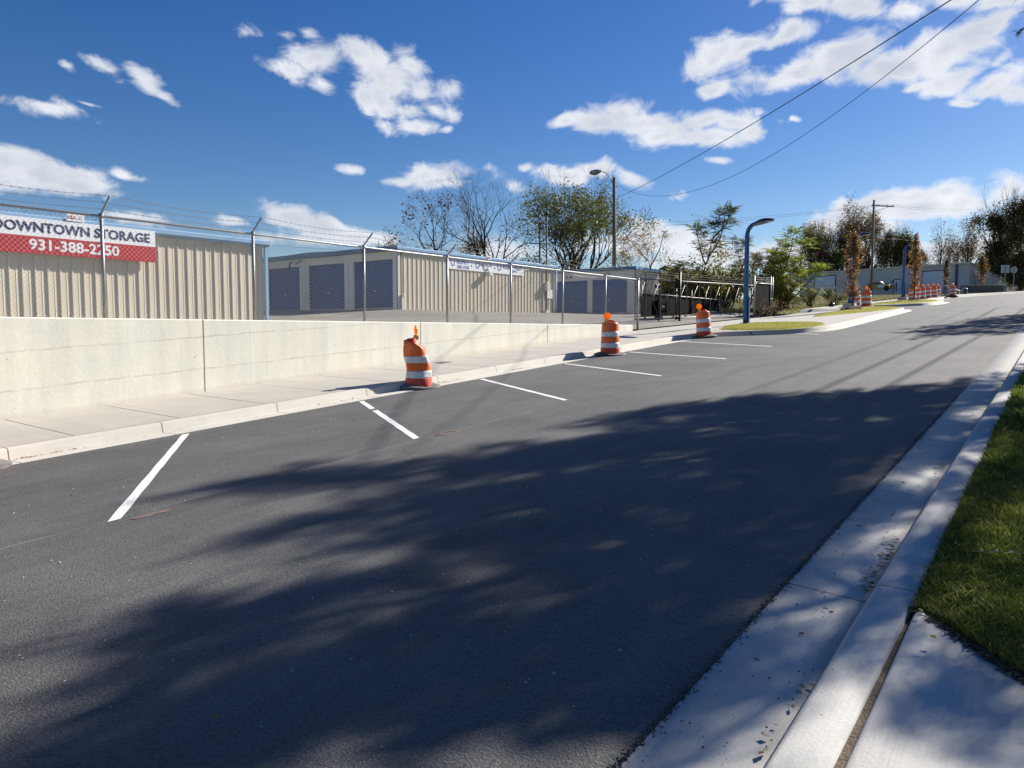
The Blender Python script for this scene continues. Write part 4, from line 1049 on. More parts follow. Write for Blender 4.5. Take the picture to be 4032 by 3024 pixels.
place(far, 47.7, 9.7, zwalk(47.7, 9.7)+.03, 0, (0, R(3)))
FB = [(52.0, 11.2, 0, 'traffic barrel half hidden behind the first orange street tree'),
      (64.2, 9.85, .02, 'leftmost traffic barrel of the distant cluster, against the second orange street tree'),
      (66.3, 9.9, -.04, 'traffic barrel directly behind the second street tree trunk'),
      (69.5, 9.95, .02, 'front traffic barrel in the middle of the distant cluster'),
      (73.8, 10.15, .0, 'traffic barrel just behind the middle one of the distant cluster'),
      (76.5, 10.0, -.03, 'right hand traffic barrel at the front of the distant cluster'),
      (87.5, 11.15, .06, 'rearmost traffic barrel of the distant cluster'),
      (79.3, 8.9, .22, 'lone tilted traffic barrel at the road edge under the thin third street tree')]
for i, (x, y, t, lb) in enumerate(FB):
    o = copy_tree(far); o['label'] = lb; o.location = (x, y, max(zwalk(x, y), za(x, y))); o.rotation_euler = (0, t, i*.9)
    for ch in o.children:
        if ch.name.startswith('warning'): ch.rotation_euler.z = FACE-i*.9

# ------------------------------------------------------------------ blue street lamps
def make_lamp():
    e = empty('street_lamp', (0, 0, 0), 'nearest tall blue street lamp with a curved arm on the first grass island', 'street lamp', 'curved blue street lamps')
    Hh = 4.42
    m = MB(); N = 8
    pts = []; rad = []
    for k in range(13):
        t = k/12; pts.append((0, 0, .03+t*3.62)); rad.append(.112-.012*t)
    for k in range(1, 9):
        a = R(90)*k/9; pts.append((0, -.36*(1-math.cos(a)), 3.65+.48*math.sin(a))); rad.append(.100-.004*k)
    # flatten sideways: octagonal section with a sharp front edge
    m.tube(pts, rad, 6, refup=(1, 0, 0)); m.build('pole', M['lampblue'], e)
    m = MB(); m.box(-.19, .19, -.17, .17, 0, .03); [m.lathe([(.02, .03), (.02, .07), (0, .075)], (sx, sy, 0), 6) for sx in (-.15, .15) for sy in (-.13, .13)]; m.build('base_plate', M['lampblue'], e)
    m = MB(); m.prism([(-.04, .05), (.04, .05), (.04, 1.0), (.0, 1.12), (-.04, 1.0)], -.165, -.12, axis='y'); m.build('access_cover', M['lampblue'], e)
    # blade-like head
    m = MB(); vs = []; K = 11
    for k in range(K):
        t = k/(K-1); y = -.14-.96*t; w = .07+.24*math.sin(math.pi*min(1, t*.85+.06))**1.1; top = 4.03+.30*math.sin(math.pi*(t*.62+.06)) -.04*t; th = .05+.085*math.sin(math.pi*min(1, t*.9+.05))
        if k == K-1: w = .05; th = .015
        for j in range(9):
            a = math.pi*j/8; vs.append((w*math.cos(a), y, top-th+th*math.sin(a)))
        vs.append((-w*.9, y, top-th*1.25)); vs.append((w*.9, y, top-th*1.25))
    fs = []; n = 11
    for k in range(K-1):
        for j in range(n): fs.append((k*n+j, k*n+(j+1) % n, (k+1)*n+(j+1) % n, (k+1)*n+j))
    fs.append(tuple(range(n))); fs.append(tuple(reversed(range((K-1)*n, K*n)))); m.add(vs, fs, 0, True); m.build('lamp_head', M['lampdark'], e)
    m = MB()
    for s_ in (-.05, .05): m.tube([(s_, -.10, 3.90), (s_, -.22, 4.03), (s_, -.40, 4.13)], [.035, .028, .02], 6)
    m.build('arm_strut', M['lampblue'], e)
    m = MB(); m.prism([(-.15, -.6), (.15, -.6), (.13, -1.0), (-.13, -1.0)], 4.155, 4.162); l = m.build('lens', M['glass'], e); l.rotation_euler = (R(0), 0, 0); l.location.z = -.005
    return e
lamp = make_lamp()
def z_isl(x, y): return zwalk(x, y)+.05
place(lamp, 31.0, 10.95, z_isl(31, 10.95)-.02)
LL = [(50.0, 11.13, 'second blue street lamp, mostly behind the first orange street tree', True), (66.9, 10.93, 'third blue street lamp, left of the second orange street tree', True),
      (113, 10.2, 'fourth blue street lamp in front of the far corner of the grey shed', False), (136, 9.3, 'farthest blue street lamp, rising behind the low dark planter', False)]
for x, y, lb, foot in LL:
    o = copy_tree(lamp); o['label'] = lb; z = zwalk(x, y) if x < 100 else prof(x)-1.75
    if foot:
        f = MB(); f.box(-.34, .34, -.34, .34, -.1, .26); ff = f.build('footing', M['kerbl'], o, (0, 0, -.26)); z += .24
    place(o, x, y, z)

# ------------------------------------------------------------------ utility poles and wires
e = empty('utility_pole', (51.2, 28.4, 1.2), 'tall brown wooden pole with a curved street light arm behind the farthest storage building', 'utility pole')
m = MB(); m.tube([(0, 0, -.3), (.02, 0, 5), (-.04, .02, 10.45)], [.17, .15, .125], 12); m.build('pole', M['wood'], e)
al = empty_child('light_arm', e, (0, 0, 10.0)); al.rotation_euler.z = 0
m = MB(); d = Vector((-.62, .78, 0)); m.tube([Vector((-.1, .1, -.05)), d*.35+Vector((0, 0, .45)), d*.75+Vector((0, 0, .80)), d*1.15+Vector((0, 0, .92))], .035, 8); m.build('arm', M['galv'], al)
m = MB(); vs = []; 
for k in range(9):
    t = k/8; c = d*(1.08+.85*t)+Vector((0, 0, .93-.12*t)); w = .06+.22*math.sin(math.pi*min(1, t*.8+.1)); s_ = Vector((d.y, -d.x, 0))
    for j in range(10):
        a = 2*math.pi*j/10; vs.append(c+s_*w*math.cos(a)+Vector((0, 0, 1))*(w*(.55 if math.sin(a) > 0 else 1.0)*math.sin(a)))
m.add(vs, [(k*10+j, k*10+(j+1) % 10, (k+1)*10+(j+1) % 10, (k+1)*10+j) for k in range(8) for j in range(10)]+[tuple(range(10)), tuple(reversed(range(80, 90)))], 0, True); m.build('lamp_head', M['galv'], al)
m = MB(); m.lathe([(.05, 0), (.05, .12), (.03, .14)], (.17, -.05, 9.75), 8); m.build('insulator', M['black'], e)
def pxdir(x, y): return (fw*2950+rt*(x-2016)+up*(1512-y)).normalized()
def wire(name, A, B, sag, r_, label, n=40):
    A = Vector(A); B = Vector(B); m = MB(); pts = []
    for k in range(n+1):
        s = k/n; p = A.lerp(B, s); p.z -= sag*4*s*(1-s); pts.append(p-A)
    m.tube(pts, r_, 5); o = m.build(name, M['cable'], loc=A); return tag(o, label, 'cable')
PA = Vector((51.2, 28.4, 1.2))
wire('overhead_cable', PA+Vector((.1, -.15, 8.9)), tuple(pxdir(4150, -262)*21), .35, .016, 'thick black overhead cable running straight from the wooden pole over the road')
wire('overhead_cable', PA+Vector((.17, -.15, 9.85)), tuple(pxdir(4200, -300)*21), 2.6, .010, 'thin sagging black overhead cable, the lower of the two over the road')
# lines above the near verge; they only throw their shadows into the picture
for k, (y0, y1, z, lb) in enumerate(((-1.75, -2.4, 8.6, 'lower roadside service cable above the lawn'), (-2.1, -3.3, 8.0, 'middle roadside service cable above the lawn'), (-1.0, -1.7, 9.2, 'upper roadside service cable above the lawn'))):
    wire('overhead_cable', (8, y0, z), (62, y1, z+3.4), .5, .030 if k < 2 else .015, lb)
# distant poles
def util(x, y, z, h, lb, arms, rz=0, box=False):
    e = empty('utility_pole', (x, y, z), lb, 'utility pole', None, rz)
    m = MB(); m.tube([(0, 0, -.5), (0, 0, h)], [.17, .12], 8); m.build('pole', M['wood'], e)
    for (za_, l, off) in arms:
        m = MB(); m.box(-l/2+off, l/2+off, -.06, .06, za_-.07, za_+.07); m.tube([(0, .05, za_-.8), (l*.3+off, .05, za_-.05)], .025, 4); c = m.build('crossarm', M['wood'], e)
        for q in (-.46, -.2, .2, .46):
            m = MB(); m.lathe([(.045, 0), (.06, .05), (.03, .16), (0, .18)], (q*l+off, 0, za_+.07), 6); m.build('insulator', M['white'], c)
    if box:
        m = MB(); m.lathe([(.22, 0), (.22, .75), (0, .8)], (-.42, 0, h*.48), 10, capb=True); m.build('transformer', M['galv'], e)
    return e
util(87.0, 60.0, 2.5, 12.6, 'distant dark pole with two crossarms seen over the farthest storage building', [(12.4, 2.2, .1), (9.6, 3.2, 0)], R(-30), True)
P2 = (103.2, 20.5, 4.5); util(*P2, 11.8, 'grey utility pole with one offset crossarm in front of the grey shed', [(11.1, 3.2, 1.3)], R(-40))
A = Vector(P2)+Vector((1.0, -1.0, 11.35))
for k, (dz, B) in enumerate((((0), tuple(pxdir(4150, 788)*140)), ((-.25), tuple(pxdir(4150, 800)*140)))):
    wire('power_line', A+Vector((k*.6, -k*.6, dz)), B, 1.0, .014, ('upper' if k == 0 else 'lower')+' thin power line from the grey utility pole to the right')
for k in range(2):
    wire('power_line', A+Vector((0, 0, -.15*k)), (87.5-k, 60, 14.9-.7*k), .8, .014, ('upper' if k == 0 else 'lower')+' thin power line between the grey pole and the distant dark pole')
wire('power_line', (103.2, 20.5, 11.6), tuple(pxdir(4150, 938)*140), .5, .014, 'low thin power line crossing in front of the bare trees')
for k in range(3):
    wire('power_line', (40, 70, 9.0-k*1.3), (90, 24, 8.3-k*.9), 1.0, .012, ('highest', 'middle', 'lowest')[k]+' of three thin lines seen through the saplings behind the gate')

# ------------------------------------------------------------------ grey shed at the top of the road
NC = Vector((129.0, 12.4)); FC = Vector((136.0, 38.5)); GZ = 5.75
sh = empty('grey_shed', (0, 0, 0), 'long low grey metal shed with two big pale doors at the top of the road', 'shed')
dirv = (NC-FC).normalized(); nrm = Vector((dirv.y, -dirv.x)); LS = (NC-FC).length
m = MB(); ribwall(m, FC, NC, GZ-.4, lambda x, y: GZ+4.05-.0*(x), pitch=.5, scale=1.3); back = -nrm*22
ribwall(m, NC, NC+back, GZ-.4, GZ+4.0, pitch=.5); ribwall(m, FC+back, FC, GZ-.4, GZ+4.0, pitch=.5); ribwall(m, NC+back, FC+back, GZ-.4, GZ+4.0, pitch=.5)
m.build('wall', M['greywall'], sh)
def SP(s, d, z): p = FC+dirv*s+nrm*d; return Vector((p.x, p.y, z))
def sbox(m, s0, s1, d0, d1, z0, z1, mi=0):
    vs = [SP(s, d, z) for z in (z0, z1) for d in (d0, d1) for s in (s0, s1)]
    m.add(vs, [(0, 2, 3, 1), (4, 5, 7, 6), (0, 1, 5, 4), (2, 6, 7, 3), (0, 4, 6, 2), (1, 3, 7, 5)], mi)
m = MB(); sbox(m, -.2, LS+.1, .05, .3, GZ+4.05, GZ+4.28); m.build('roof_edge', M['capmetal'], sh)
m = MB(); sbox(m, -.2, LS+.1, -22, .05, GZ+4.02, GZ+4.2); m.build('roof', M['greywall'], sh)
def sx(px):   # where a column of the picture meets the front
    d = pxdir(px, 1302); n_ = Vector((nrm.x, nrm.y)); t = FC.dot(n_)/(d.x*n_.x+d.y*n_.y); p = Vector((d.x*t, d.y*t)); return (p-FC).dot(dirv)
for a_, b_, h_, kind in ((3205, 3283, 3.45, 'd'), (3626, 3709, 3.25, 'd')):
    s0, s1 = sx(a_), sx(b_)
    m = MB(); sbox(m, s0-.1, s1+.1, .045, .09, GZ-.1, GZ+h_+.12); fr = m.build('door_frame', M['screen'], sh)
    m = MB(); K = 7
    for k in range(K): sbox(m, s0, s1, .09, .12, GZ-.1+(h_+.1)*k/K+.01, GZ-.1+(h_+.1)*(k+1)/K-.01)
    sbox(m, s0, s1, .088, .1, GZ-.1, GZ+h_); m.build('overhead_door', M['greydoor'], sh)
s0, s1 = sx(3516), sx(3544)
m = MB(); sbox(m, s0-.08, s1+.08, .045, .09, GZ, GZ+2.35); m.build('door_frame', M['screen'], sh)
m = MB(); sbox(m, s0, s1, .09, .12, GZ, GZ+2.25); dd = m.build('personnel_door', M['greydoor'], sh)
m = MB(); sbox(m, s0+.25, s0+.42, .12, .125, GZ+.4, GZ+1.9); m.build('window_slot', M['carblack'], dd)
m = MB(); sbox(m, s0-.42, s0-.22, .05, .25, GZ+1.9, GZ+2.15); m.build('wall_light', M['black'], sh)
m = MB(); sbox(m, LS-1.9, LS-1.55, .045, .1, GZ-.1, GZ+4.05); m.build('downspout', M['brick'], sh)
# lower side wing with a sloping roof
m = MB(); p0 = NC+back*.1; 
for a0, a1, z0_, z1_ in ((.08, .9, 3.6, 1.6),):
    A_ = NC+back*a0+Vector((.2, -.1)); side = Vector((-.25, -1)).normalized()*3.2
    B_ = A_+side; vs = [(A_.x, A_.y, GZ-.3), (B_.x, B_.y, GZ-.3), (B_.x, B_.y, GZ+2.2), (A_.x, A_.y, GZ+3.6)]
    C_ = A_+back*.6; D_ = B_+back*.6; vs += [(C_.x, C_.y, GZ-.3), (D_.x, D_.y, GZ-.3), (D_.x, D_.y, GZ+2.2), (C_.x, C_.y, GZ+3.6)]
    m.add(vs, [(0, 1, 2, 3), (1, 5, 6, 2), (5, 4, 7, 6), (4, 0, 3, 7), (3, 2, 6, 7)])
m.build('side_wing', M['greywall'], sh)

# low dark house beyond
hs_ = empty('house', (150, 9.5, 6.3), 'small dark roofed house with a pale porch beyond the grey shed', 'house')
m = MB(); m.box(-4, 5, -4.2, 5, -.5, 2.5); m.build('wall', M['brick'], hs_)
m = MB(); m.prism([(-5.4, 2.4), (5.8, 2.4), (2.6, 5.0), (-2.2, 5.0)], -5, 6, axis='x'); m.build('roof', M['roofdk'], hs_)
m = MB(); m.box(-6.5, -4.6, -3.2, 0.6, 2.25, 2.5); m.build('porch_roof', M['capmetal'], hs_)
for y in (-3.0, -1.3, .4): m = MB(); m.box(-6.4, -6.2, y-.08, y+.08, 0, 2.3); m.build('porch_post', M['white'], hs_)
m = MB(); m.box(-4.06, -4.0, -2.6, -1.4, .6, 2.0); m.build('window', M['greydoor'], hs_)
# distant building peeping over the yard bushes
e = empty('house', (86, 38, 2.6), 'low brown roofed building far behind the gate and bushes', 'house')
m = MB(); m.box(-5, 5, -4, 4, 0, 3.0); m.build('wall', M['greige'], e)
m = MB(); m.prism([(-4.6, 2.9), (4.6, 2.9), (0, 4.9)], -5.5, 5.5, axis='x'); m.build('roof', M['roofdk'], e)

# ------------------------------------------------------------------ parked car (open rear door) by the shed
cx, cy = 127.4, 24.0
car = empty('parked_car', (cx, cy, 6.05), 'small yellow and black car with an open door beside the grey shed', 'car', None, math.atan2(dirv.y, dirv.x))
# local x: to the right in the picture, y: away
m = MB()
prof_ = [(-1.75, .38), (1.85, .38), (1.9, .75), (1.7, .92), (.75, 1.0), (-1.6, 1.0), (-1.8, .8)]
m.prism(prof_, -.8, .8, axis='y'); m.build('body', M['carpaint'], car)
m = MB(); m.prism([(-1.72, .36), (-.55, .36), (-.55, 1.02), (-1.6, 1.02), (-1.78, .8)], -.815, -.80, axis='y'); m.build('dark_quarter', M['carblack'], car)
m = MB(); m.prism([(-1.62, 1.0), (.95, 1.0), (.35, 1.42), (-1.2, 1.48)], -.68, .68, axis='y'); m.build('cabin', M['carblack'], car)
m = MB(); m.prism([(-1.25, 1.47), (.38, 1.41), (.3, 1.47), (-1.15, 1.54)], -.66, .66, axis='y'); m.build('roof', M['greydoor'], car)
m = MB(); m.prism([(.5, 1.06), (.88, 1.06), (.42, 1.36), (.1, 1.38)], -.69, -.68, axis='y'); m.build('side_window', M['greywall'], car)
dr = MB(); dr.box(-.05, 0, -.95, 0, .35, 1.0); dr.box(-.05, 0, -.9, -.85, 1.0, 1.35); d_ = dr.build('open_door', M['carpaint'], car, (-.1, -.8, 0)); d_.rotation_euler.z = R(-35)
mm = MB(); mm.box(-.1, .9, -.82, -.80, .55, .95); mm.build('painted_highlight', M['white'], car)  # bright sun highlight on the yellow bodywork, painted as a white strip
for wx in (-1.2, 1.3):
    m = MB(); m.lathe([(.02, -.05), (.2, -.06), (.2, -.11), (.36, -.11), (.385, -.06), (.385, .06), (.36, .11), (.2, .11), (.2, .06), (.02, .05)], n=20); w = m.build('wheel', M['tyre'], car, (wx, -.76, .38)); w.rotation_euler.x = math.pi/2
    if wx > 0: continue
    m = MB(); m.lathe([(0, .105), (.07, .11), (.08, .09)], n=12)
    for k in range(5): a = 2*math.pi*k/5; m.box(-.04, .04, .05, .24, .095, .108, M=Matrix.Rotation(a, 4, 'Z'))
    m.lathe([(.235, .08), (.25, .115), (.225, .1)], n=20); m.build('rim', M['chrome'], w)

# ------------------------------------------------------------------ signs, bins, planters near the top
def sign(x, y, z, shape, label):
    e = empty('road_sign', (x, y, z), label, 'road sign', None, AZ-math.pi/2-R(0))
    m = MB(); m.box(-.03, .03, -.03, .03, -.2, 2.55); m.build('post', M['galv'], e)
    m = MB()
    if shape == 8:
        m.prism([(.40*math.cos(R(22.5+45*k)), 2.3+.40*math.sin(R(22.5+45*k))) for k in range(8)], .03, .04, axis='y')
    else: m.box(-.46, .46, .03, .04, 1.95, 2.8)
    m.build('panel', M['signback'], e)
    m = MB(); m.box(-.04, .04, -.045, .03, 2.0, 2.7); m.build('bracket', M['galv'], e); return e
sign(98.4, 6.1, 4.35, 4, 'back of a square grey road sign on the verge under the dark trees')
sign(99.3, 5.35, 4.35, 8, 'back of an eight sided road sign right of the square sign')
for i, (x, y, lb, h, w, mt) in enumerate(((104.5, 8.5, 'long low dark stone planter beside the road below the farthest lamp', .8, 2.6, 'brick'),)):
    e = empty('planter', (x, y, prof(x)-1.8), lb, 'planter', None, AZ-math.pi/2)
    m = MB(); m.box(-w, w*.9, -.4, .4, 0, h); m.build('wall', M[mt], e); m = MB(); m.box(-w-.06, w*.9+.06, -.46, .46, h, h+.08); m.build('coping', M['walk'], e)
def bin_(x, y, lb, mt, s=1):
    e = empty('litter_bin', (x, y, zwalk(x, y)), lb, 'bin', 'small street fixtures at the top of the pavement')
    m = MB(); m.prism([(-.3*s, -.3*s), (.3*s, -.3*s), (.3*s, .3*s), (-.3*s, .3*s)], 0, .85*s); m.build('body', M[mt], e)
    m = MB(); m.lathe([(.34*s, .85*s), (.3*s, .95*s), (.0, 1.0*s)], n=8); m.build('lid', M['galv'], e)
    m = MB(); m.box(-.2*s, .2*s, -.31*s, -.30*s, .55*s, .7*s); m.build('opening', M['black'], e)
bin_(92.5, 9.2, 'dark blue litter bin on the pavement right of the lone tilted barrel', 'lampdark', .62)
bin_(101, 10.2, 'blue litter bin at the foot of the fourth blue lamp', 'lampblue', .75)
bin_(94.5, 9.6, 'silver litter bin next to the dark blue one', 'galv', .6)
e = empty('bollard', (79.7, 9.45, zwalk(79.7, 9.45)), 'short blue bollard at the edge of the turf before the lone tilted barrel', 'bollard')
m = MB(); m.tube([(0, 0, 0), (0, 0, .95)], .07, 8); m.build('post', M['lampblue'], e); m = MB(); m.lathe([(.09, .95), (.09, 1.0), (0, 1.04)], n=8); m.build('cap', M['lampdark'], e)
e = empty('bench', (97, 10.6, zwalk(97, 10.6)), 'pale concrete bench along the pavement before the grey shed corner', 'bench', None, R(0))
m = MB(); m.box(-2.4, 2.4, -.22, .22, .38, .5); m.build('seat', M['walk'], e)
for x in (-2, 2): m = MB(); m.box(x-.15, x+.15, -.18, .18, 0, .38); m.build('leg', M['walk'], e)
# in-ground cover on the pavement
e = empty('utility_cover', (14.6, 13.15, zwalk(14.6, 13.15)+.001), 'dark square utility cover set in the pavement behind the crumpled barrel', 'utility cover')
e.rotation_euler.y = -math.atan(.0655)
m = MB(); m.box(-.2, .2, -.15, .15, 0, .005); m.build('plate', M['brick'], e)
m = MB(); m.box(-.22, .22, -.17, -.15, 0, .006); m.box(-.22, .22, .15, .17, 0, .006); m.build('frame', M['galv'], e)
# ------------------------------------------------------------------ trees
def seg_mesh(segs):
    """segs: (p0,p1,r0,r1) -> V,F (quads); sides by thickness"""
    VV = []; FF = []; b = 0
    for n, sel in ((8, [s for s in segs if s[2] >= .06]), (5, [s for s in segs if .018 <= s[2] < .06]), (3, [s for s in segs if s[2] < .018])):
        if not sel: continue
        P0 = np.array([s[0] for s in sel]); P1 = np.array([s[1] for s in sel]); r0 = np.array([s[2] for s in sel]); r1 = np.array([s[3] for s in sel])
        d = P1-P0; d /= np.linalg.norm(d, axis=1)[:, None]+1e-9
        a = np.where(np.abs(d[:, 2:3]) < .9, np.array([[0, 0, 1.]]), np.array([[1., 0, 0]]))
        x = np.cross(a, d); x /= np.linalg.norm(x, axis=1)[:, None]; y = np.cross(d, x)
        m = len(sel); ring = np.zeros((m, 2, n, 3))
        for k in range(n):
            c, s = math.cos(2*math.pi*k/n), math.sin(2*math.pi*k/n); q = x*c+y*s
            ring[:, 0, k] = P0-d*r0[:, None]*.3+q*r0[:, None]; ring[:, 1, k] = P1+q*r1[:, None]
        VV.append(ring.reshape(-1, 3)); base = (np.arange(m)*2*n)[:, None]
        k = np.arange(n); k2 = (k+1) % n
        f = np.stack([k, k2, k2+n, k+n], 1)
        FF.append((base[:, :, None]+f[None]).reshape(-1, 4)+b); b += m*2*n
    return np.concatenate(VV), np.concatenate(FF)

def leaf_quads(P, size, rs, flat=.3, aspect=.6, droop=0.0):
    """P (n,3); rhombic leaf at every point"""
    n = len(P); a = rs.normal(size=(n, 3)); a[:, 2] = a[:, 2]*.6-droop; a /= np.linalg.norm(a, axis=1)[:, None]
    b = rs.normal(size=(n, 3)); b[:, 2] *= flat; b -= a*(a*b).sum(1)[:, None]; b /= np.linalg.norm(b, axis=1)[:, None]
    s = size*rs.uniform(.6, 1.35, size=(n, 1)); V = np.stack([P, P+a*s*.5+b*s*aspect*.5, P+a*s, P+a*s*.45-b*s*aspect*.5], 1).reshape(-1, 3)
    return V, np.arange(4*n).reshape(n, 4)

def rotv(v, axis, ang): return Matrix.Rotation(ang, 3, axis) @ v

def skeleton(rng, h, trunk_frac, r0, n_main, spread, depth, ratio=.72, kids=(2, 4), wob=.12, up_=.25, lean=(0, 0), twig=.004, multi=1, minlen=.25):
    segs = []; pts = []
    def grow(p, d, L_, r_, lv):
        n = max(2, int(L_/.45)); n = min(n, 7); q = p.copy(); dd = d.copy(); rr = r_; child = []
        for i in range(n):
            dd = (dd+Vector((rng.gauss(0, wob), rng.gauss(0, wob), rng.gauss(0, wob*.7)+up_*.12))).normalized()
            q2 = q+dd*(L_/n); r2 = max(twig, r_*(1-(.55 if lv else .35)*(i+1)/n)); segs.append((tuple(q), tuple(q2), rr, r2)); 
            if lv >= depth-2: pts.append((q2.copy(), dd.copy(), lv))
            q = q2; rr = r2
            if i >= (n*.35 if lv else n*trunk_frac) : child.append((q.copy(), dd.copy(), rr))
        if lv >= depth or L_ < minlen: pts.append((q.copy(), dd.copy(), lv+1)); return
        k = rng.randint(*kids) if lv else n_main
        for j in range(k):
            c = child[min(len(child)-1, int(len(child)*j/k))] if j < k-1 else (q, dd, rr)
            ax = c[1].orthogonal().normalized(); ax = rotv(ax, c[1], rng.uniform(0, 6.283))
            an = spread*rng.uniform(.6, 1.25)*(1 if j < k-1 else .45)
            nd_ = rotv(c[1], ax, an); nd_ = (nd_+Vector((0, 0, up_*.4))).normalized()
            grow(c[0], nd_, L_*ratio*rng.uniform(.75, 1.15)*(h*.36/ (h*.42) if not lv else 1), max(twig, c[2]*(.78 if j < k-1 else .9)), lv+1)
    for s in range(multi):
        a = rng.uniform(0, 6.28); ln = (.0 if multi == 1 else .22)
        d = Vector((lean[0]+ln*math.cos(a), lean[1]+ln*math.sin(a), 1)).normalized()
        grow(Vector((rng.uniform(-.1, .1)*(multi > 1), rng.uniform(-.1, .1)*(multi > 1), -.3)), d, h*.42, r0, 0)
    return segs, pts

def tree(name, loc, label, seed, h, leaf=None, nleaf=0, lsize=.12, bark='bark', lz=(0, 1), clump=.25, group=None, cat='tree', width=None, keep=1.0, crown='crown', **kw):
    rng = random.Random(seed); rs = np.random.RandomState(seed)
    segs, pts = skeleton(rng, h, kw.pop('trunk_frac', .5), kw.pop('r0', h*.017), kw.pop('n_main', 5), kw.pop('spread', .7), kw.pop('depth', 4), **kw)
    S = np.array([s[1] for s in segs]); zmax = S[:, 2].max(); f = h/zmax
    wx = max(.01, np.percentile(np.abs(S[:, :2]), 98)); fx = f if width is None else (width/2)/wx
    def sc(p): return (p[0]*fx, p[1]*fx, p[2]*f)
    segs = [(sc(a), sc(b), r_, r2) for a, b, r_, r2 in segs]
    e = empty(name, loc, label, cat, group)
    V, F = seg_mesh(segs); np_mesh('trunk', V, F, M[bark], e)
    if nleaf:
        P = np.array([sc(p[0]) for p in pts]); z = P[:, 2]/h; ok = (z >= lz[0]) & (z <= lz[1]); P = P[ok]
        if keep < 1: P = P[rs.rand(len(P)) < keep]
        if len(P):
            idx = rs.randint(0, len(P), nleaf); Q = P[idx]+rs.normal(size=(nleaf, 3))*clump
            V, F = leaf_quads(Q, lsize, rs)
            mats = [L[k] for k in leaf]
            # colour by clump, so the crown breaks into patches
            mi = (idx*7919 % 97) % len(mats)
            np_mesh(crown, V, F, mats, e, mi=mi)
    return e

GT = 'trees behind the storage buildings'
tree('autumn_tree', (44.5, 41.0, 1.3), 'spreading half bare tree with scattered dark leaves, leftmost of the big trees', 11, 10.6, ['maroon', 'dark', 'maroon'], 1150, .20, lz=(.15, .93), clump=.12, group=GT, width=11.5, spread=.95, n_main=6, depth=5, kids=(3, 4), trunk_frac=.42, up_=.12, wob=.16, ratio=.70)
tree('autumn_tree', (47.8, 36.9, 1.3), 'upright bare twiggy tree with a few green leaves low down, second from the left', 23, 11.9, ['olive', 'green', 'maroon'], 1500, .16, lz=(.1, .5), clump=.35, group=GT, width=10.2, spread=.62, n_main=7, depth=5, kids=(3, 4), trunk_frac=.3, up_=.35, ratio=.72)
tree('autumn_tree', (53.5, 33.3, 1.5), 'big multi stemmed olive green tree with bare top twigs, left of the wooden pole', 31, 12.6, ['olive', 'green', 'green', 'green', 'olive'], 13500, .19, lz=(.12, .78), clump=.30, group=GT, width=10.2, spread=.55, n_main=6, depth=5, kids=(3, 4), trunk_frac=.25, up_=.35, multi=3, ratio=.70, r0=.16)
tree('shrubby_tree', (50.5, 45.5, 1.4), 'low twiggy shrub with brown leaves at the foot of the leftmost tree', 37, 5.6, ['maroon', 'olive', 'brown'], 900, .16, lz=(.2, 1), clump=.25, group='low scrub behind the storage buildings', width=6.5, spread=.8, depth=4, kids=(3, 4), trunk_frac=.2, multi=3, r0=.05, cat='shrub')
tree('shrubby_tree', (41.0, 46.5, 1.4), 'low reddish shrub peeping over the roof between the two nearest storage buildings', 38, 4.6, ['maroon', 'brown', 'olive'], 1100, .16, lz=(.2, 1), clump=.3, group='low scrub behind the storage buildings', width=7, spread=.8, depth=4, kids=(3, 4), trunk_frac=.2, multi=3, r0=.05, cat='shrub')
tree('shrubby_tree', (49.5, 40.5, 1.4), 'thin green and yellow scrub between the two left hand trees', 39, 5.6, ['olive', 'green', 'yellow'], 1800, .16, lz=(.2, 1), clump=.35, group='low scrub behind the storage buildings', width=7, spread=.7, depth=4, kids=(3, 4), trunk_frac=.2, multi=3, r0=.05, cat='shrub')
tree('shrubby_tree', (50.4, 34.6, 1.4), 'dense green and yellow undergrowth at the foot of the big multi stemmed tree', 40, 5.0, ['olive', 'green', 'yellow', 'dark'], 4200, .18, lz=(.1, 1), clump=.45, group='low scrub behind the storage buildings', width=8.5, spread=.7, depth=4, kids=(3, 4), trunk_frac=.2, multi=4, r0=.05, cat='shrub')
tree('shrubby_tree', (55.5, 28.3, 1.6), 'pale thin sapling with yellow green leaves just right of the wooden pole', 41, 7.2, ['yellow', 'olive'], 750, .15, lz=(.3, 1), clump=.15, group='low scrub behind the storage buildings', width=6.5, spread=.7, depth=5, kids=(2, 4), trunk_frac=.3, bark='barkpale', r0=.06, cat='sapling')
tree('shrubby_tree', (60, 31, 1.7), 'pale thin sapling between the wooden pole and the distant dark pole', 43, 7.4, ['yellow', 'olive', 'rust'], 900, .15, lz=(.2, .9), clump=.15, group='low scrub behind the storage buildings', width=7, spread=.7, depth=5, kids=(2, 4), trunk_frac=.3, bark='barkpale', r0=.06, cat='sapling')
tree('sapling', (53.5, 22.8, 1.5), 'pale forked sapling with rusty tips behind the small end of the farthest storage building', 47, 7.2, ['rust', 'olive', 'yellow'], 650, .16, lz=(.55, 1), clump=.18, width=5.0, spread=.6, depth=4, kids=(2, 3), trunk_frac=.4, bark='barkpale', r0=.06, lean=(.12, -.12))

